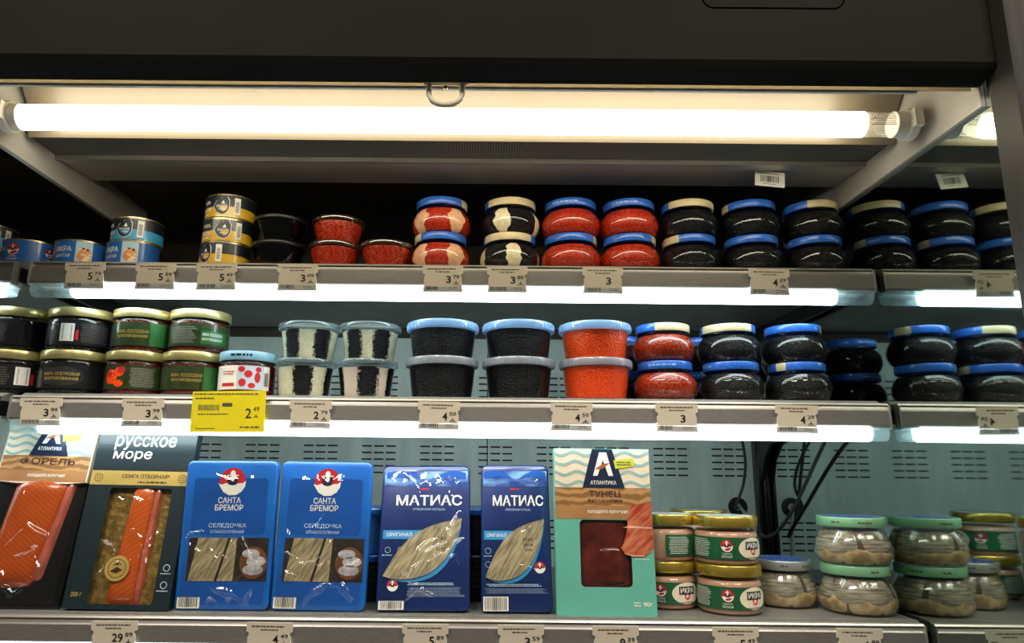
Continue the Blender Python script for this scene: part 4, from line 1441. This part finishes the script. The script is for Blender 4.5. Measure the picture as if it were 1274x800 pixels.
def salmon_pack():
    W, H = .142, .250
    t = thing('salmon_pack', 'dark teal salmon pack with a gold band and fillet window', 'fish pack', (wx(146, 760, 1.010), 1.010, ZB), (-math.radians(11), math.radians(.6), 0))
    xw0, xw1, zw0, zw1 = -W * .28, W * .34, .007, .160
    win = pil(xw0, xw1, zw0, zw1, .005)
    def fn(mb):
        o = pil(-W / 2, W / 2, 0, H, .0012)
        k = len(o)
        vs = [(x, -.010, z) for x, z in o] + [(x, -.010, z) for x, z in win] + [(x, .008, z) for x, z in o] + [(x, -.0085, z) for x, z in win]
        fs = []
        for i in range(k):
            j = (i + 1) % k
            fs += [[i, j, k + j, k + i], [i, 2 * k + i, 2 * k + j, j], [k + i, k + j, 3 * k + j, 3 * k + i]]
        fs.append([2 * k + i for i in range(k)][::-1])
        mb.add(vs, fs)
    part('card_sleeve', M_DKTEAL, t, None, fn, 30)
    part('gold_tray', M_GOLDTRAY, t, None, lambda mb: mb.box(xw0 - .004, xw1 + .004, -.0010, .0, zw0 - .004, zw1 + .004), 0)
    part('fillet', M_SALM, t, None, lambda mb: fillet(mb, lambda q: (-W * .13 + .010 * q, W * .15 + .004 * q), (.009, .168), .010, -.001), 60)
    part('fillet_side', M_SALPINK, t, None, lambda mb: fillet(mb, lambda q: (W * .13 + .004 * q, W * .20 + .004 * q), (.010, .166), .0075, -.001), 60)
    film(t, xw0, xw1, zw0, zw1, .0105, .0022, 4.4, .003)
    f1, f2, f3 = flat(.0104), flat(.0107), flat(.0110)
    zb0, zb1 = .164, .184
    print_('gold_band', M_GPRINT, t, f1, [P_rect(-W * .5, W * .5, zb0, zb1)])
    print_('band_lettering', M_BROWNTX, t, f2, [P_text('СЕМГА ОТБОРНАЯ*', W * .05, .1765, W * .48, .0056, .015), P_scrawl(-W * .02, W * .28, .166, .1705, 1, 4, .5)])
    print_('band_ornament', M_BROWNTX, t, f2, [P_ring(sx * W * .42, .174, .0052, .0060) for sx in (-1, 1)] + [P_ring(sx * W * .42, .174, .0022, .0028) for sx in (-1, 1)])
    print_('brand_lettering', M_WPRINT, t, f1, [P_text('русское', -W * .02, .2240, W * .62, .0200, .008, .06), P_text('море', -W * .13, .2050, W * .39, .0150, .008, .06),
                                               P_poly([(-W * .24, .240), (-W * .16, .243), (-W * .11, .2475), (-W * .14, .2495), (-W * .22, .2495)])])
    print_('badge', M_GPRINT, t, flat(.0145), [P_disc(-W * .04, .052, .0165)])
    print_('badge_print', M_BROWNTX, t, flat(.0149), [P_ring(-W * .04, .052, .0115, .0122), P_poly([(-W * .04 - .009, .048), (-W * .04, .054), (-W * .04 + .008, .050), (-W * .04, .0455)]), P_poly([(-W * .04 - .006, .0565), (-W * .04 + .001, .060), (-W * .04 + .006, .0565)])])
    print_('weight_print', M_GPRINT, t, f1, [P_text('200 г', -W * .39, .0185, .0150, .0058, .01)])
    print_('icons', M_PTXT, t, f1, [P_ring(W * .42, .054, .0038, .0046), P_ring(W * .42, .032, .0038, .0046), P_scrawl(W * .37, W * .47, .0455, .0475, 1, 3), P_scrawl(W * .36, W * .48, .0235, .0255, 1, 5)])


salmon_pack()

# --- things standing behind the packs
def round_tub(label, loc, m1, m2, ribs):
    t = thing('fish_tub', label, 'tub', loc)
    pr = [(.036, 0), (.038, .002), (.0445, .055), (.046, .058)]
    if ribs:
        pr = [(.036, 0)] + [(.038 + .006 * i / 12 + (.0012 if i % 2 else 0), .003 + .0044 * i) for i in range(13)] + [(.046, .0585)]
    part('body', m1, t, None, lambda mb: mb.lathe([(0, 0)] + pr, 40), 30)
    part('lid', m2, t, None, lambda mb: mb.lathe([(.046, .057), (.0485, .057), (.049, .059), (.049, .064), (.0475, .066), (.044, .0655), (0, .0650)], 44), 35)
    return t


M_SKYTUB = mat('tub_sky', '3f86cf', .35, coat=.3, var=.1, vscale=40)
M_SKYTUB2 = mat('tub_lid_blue', '1c62b8', .3, coat=.4, var=.1, vscale=60, color2='bcd6ee', lo=.62, hi=.7)
round_tub('round blue tub behind the bright blue and navy packs', (wx(462, 735, 1.12), 1.12, ZB), M_BLACK, M_SKYTUB2, True)
round_tub('round blue-lidded tub stacked behind the bright blue and navy packs', (wx(462, 735, 1.12), 1.12, ZB + .066), M_SKYTUB, M_SKYTUB2, False)
xb = wx(592, 735, 1.13)
round_tub('black ribbed tub behind the two navy packs, lower one', (xb, 1.13, ZB), M_BLACK, M_BLACK, True)
round_tub('black ribbed tub behind the two navy packs, upper one', (xb, 1.13, ZB + .066), M_BLACK, M_SKYTUB2, True)

# ------------------------------------------------------------------ price tags
def tag(u, v, shelfi, price, cents, words, seed):
    global KPRE
    KPRE = 'tag'
    yf, zs = ((YT, ZT), (YMd, ZM), (YBt, ZB))[shelfi]
    y = yf - .0085
    lab = 'beige price tag reading ' + price + ('.' + cents if cents else ' with its cents unreadable') + ', ' + words
    t = thing('price_tag', lab, 'price tag', (wx(u, v, y), y, zs - (.0302, .0297, .0257)[shelfi]), (math.radians(4), math.radians(random.uniform(-.4, .8)), 0), 'beige price tags on the shelf rails')
    W, H = .0575, .0390
    def card(mb):
        o = [(-W / 2 + .001, -H / 2 + .0085), (W / 2 - .001, -H / 2 + .0085), (W / 2 - .001, .002), (W / 2 - .0025, .004), (W / 2 - .0025, .007), (W / 2 + .001, .0085), (W / 2 + .001, H / 2),
             (-W / 2 - .001, H / 2), (-W / 2 - .001, .0085), (-W / 2 + .0025, .007), (-W / 2 + .0025, .004), (-W / 2 + .001, .002)]
        slab(mb, o, -.0008, .0004)
    part('card', M_CARD, t, 'card', card, 0)
    part('holder', mat('tag_foot', 'b9bab6', .4, var=.03), t, 'hold', lambda mb: slab(mb, [(-W / 2 - .0005, -H / 2), (W / 2 + .0005, -H / 2), (W / 2 - .0005, -H / 2 + .0083), (-W / 2 + .0005, -H / 2 + .0083)], -.0010, .0006), 0)
    f = flat(.0011)
    big = [P_text(price, .0085 if len(price) == 1 else .0050, -.0010, .0070 * len(price), .0108, .02)]
    if cents:
        big += [P_text(cents, .0195, .0030, .0095, .0052, .012)] + manat(.0195, -.0060, .0062)
    print_('price_figures', M_INK, t, f, big)
    print_('small_print', M_INK2, t, f, [P_scrawl(-.023, .023, .0130, .0165, 1, seed, .5), P_scrawl(-.011, .012, .0090, .0122, 1, seed + 4, .5)])
    print_('barcode', M_INK, t, f, [P_bars(-.0245, .0 - .003 * (seed % 3), -.0165, -.0110, 14, seed)])
    print_('code_print', M_INK2, t, f, [P_scrawl(.008, .023, -.0165, -.0115, 2, seed + 7, .35)])


TAGS = [
    (105, 343, 0, '5', '79', 'under the single blue tin'), (193, 343, 0, '5', '59', 'under the cyan and blue tins'),
    (269, 344, 0, '5', '49', 'under the yellow tins'), (370, 345, 0, '3', '09', 'under the black bowls'),
    (551, 348, 0, '3', '79', 'under the red and pink jars'), (631, 349, 0, '3', '80', 'under the black and cream jars'),
    (750, 350, 0, '3', '', 'under the plain red jars'), (957, 354, 0, '4', '29', 'on the top shelf under the black jars'),
    (50, 511, 1, '3', '99', 'under the leftmost black jars'), (177, 514, 1, '3', '99', 'under the red food picture jar'),
    (386, 517, 1, '2', '79', 'under the black and cream cups'), (546, 518, 1, '4', '50', 'under the black tubs'),
    (711, 518, 1, '4', '50', 'under the orange tubs'), (842, 521, 1, '3', '', 'under the orange-red jars'),
    (991, 523, 1, '4', '29', 'on the middle shelf under the black jars'),
    (142, 785, 2, '29', '89', 'under the dark teal salmon pack'), (335, 788, 2, '4', '49', 'under the bright blue packs'),
    (529, 790, 2, '5', '89', 'under the wide navy pack'), (648, 792, 2, '3', '59', 'under the narrow navy pack'),
    (766, 793, 2, '9', '39', 'under the teal tuna box'), (915, 794, 2, '5', '49', 'under the pink roe jars'),
    (1069, 796, 2, '6', '89', 'under the green-lidded herring jars'),
]
for i, a in enumerate(TAGS):
    tag(*a, i + 1)
yt_ = thing('price_tag', 'large yellow price tag reading 2.49 under the sky-blue lidded jar', 'price tag', (wx(284, 508, YMd - .0105), YMd - .0115, ZM - .0265), (math.radians(3), math.radians(-.6), 0))
part('card', M_YELLOW, yt_, None, lambda mb: slab(mb, [(-.052, -.029), (.052, -.029), (.0525, .029), (-.0505, .0275)], -.0006, .0006), 0)
print_('price_figures', M_INK, yt_, flat(.0009), [P_text('2', .029, -.003, .0085, .0135, .005), P_text('49', .040, .003, .0085, .0065)] + manat(.040, -.007, .005))
print_('small_print', M_INK2, yt_, flat(.0009), [P_scrawl(-.048, .045, .0225, .0255, 1, 3, .6), P_scrawl(-.046, -.018, .0165, .0195, 1, 5, .6), P_scrawl(-.044, -.016, -.0255, -.0225, 1, 8, .4), P_scrawl(.018, .048, -.0240, -.0205, 1, 9, .6)])
print_('barcode', M_INK2, yt_, flat(.0009), [P_bars(-.042, -.012, .001, .009, 20, 8), P_rect(-.008, .006, .0065, .0115), P_scrawl(-.042, .004, -.006, -.002, 1, 12, .4)])

# barcode sticker on the ceiling strip
st = thing('barcode_sticker', 'white barcode sticker hanging from the grey strip above the black jars', 'sticker', (wx(957, 218, 1.03), 1.03, .4420), (math.radians(-8), math.radians(7), math.radians(-3)))
part('paper', M_WPRINT, st, None, lambda mb: slab(mb, [(-.0225, -.0135), (.0225, -.0135), (.0225, .0135), (-.0225, .0135)], -.0004, .0004), 0)
print_('barcode', M_INK, st, flat(.0006), [P_bars(-.014, .014, -.0065, .0050, 16, 4)])
print_('code_print', M_INK2, st, flat(.0006), [P_scrawl(-.018, .018, .0075, .0100, 1, 5), P_scrawl(-.010, .012, -.0105, -.0085, 1, 6)])

# cables in the back corner
M_CABLE = mat('cable_grey', '3c4140', .5, var=.1)
M_CABLEW = mat('cable_white', 'a9b0aa', .5, var=.1)
def cable(label, pts, r, m):
    o = part('cable', m, None, None, lambda mb: mb.tube(spl(pts, 8), r, 8), 60)
    o['label'] = label
    o['category'] = 'cable'
    o['group'] = 'cables in the back corner'
cable('dark cable hanging from the middle shelf to the grommet', [(.512, 1.40, .085), (.535, 1.44, .02), (.538, 1.468, -.03), (.522, 1.475, -.075), (.535, 1.490, -.075)], .0028, M_CABLE)
cable('dark cable looping low across the corner upright', [(.545, 1.38, .085), (.548, 1.41, .0), (.552, 1.44, -.09), (.562, 1.45, -.125), (.576, 1.42, -.12), (.58, 1.34, -.07), (.575, 1.22, .02), (.565, 1.12, .084)], .0032, M_CABLE)
cable('pale cable end hanging below the grommet', [(.535, 1.489, -.072), (.544, 1.478, -.095), (.549, 1.476, -.14), (.550, 1.476, -.190)], .0036, M_CABLEW)
gr = part('cable_grommet', M_BLACK, None, None, lambda mb: mb.lathe([(.008, -.004), (.019, -.004), (.0195, -.001), (.0195, .0), (.008, .0)], 28), 40, (.535, YB - .0005, -.075))
gr.rotation_euler = (-PI / 2, 0, 0)
gr['label'] = 'black rubber cable grommet in the steel back wall'
gr['category'] = 'grommet'
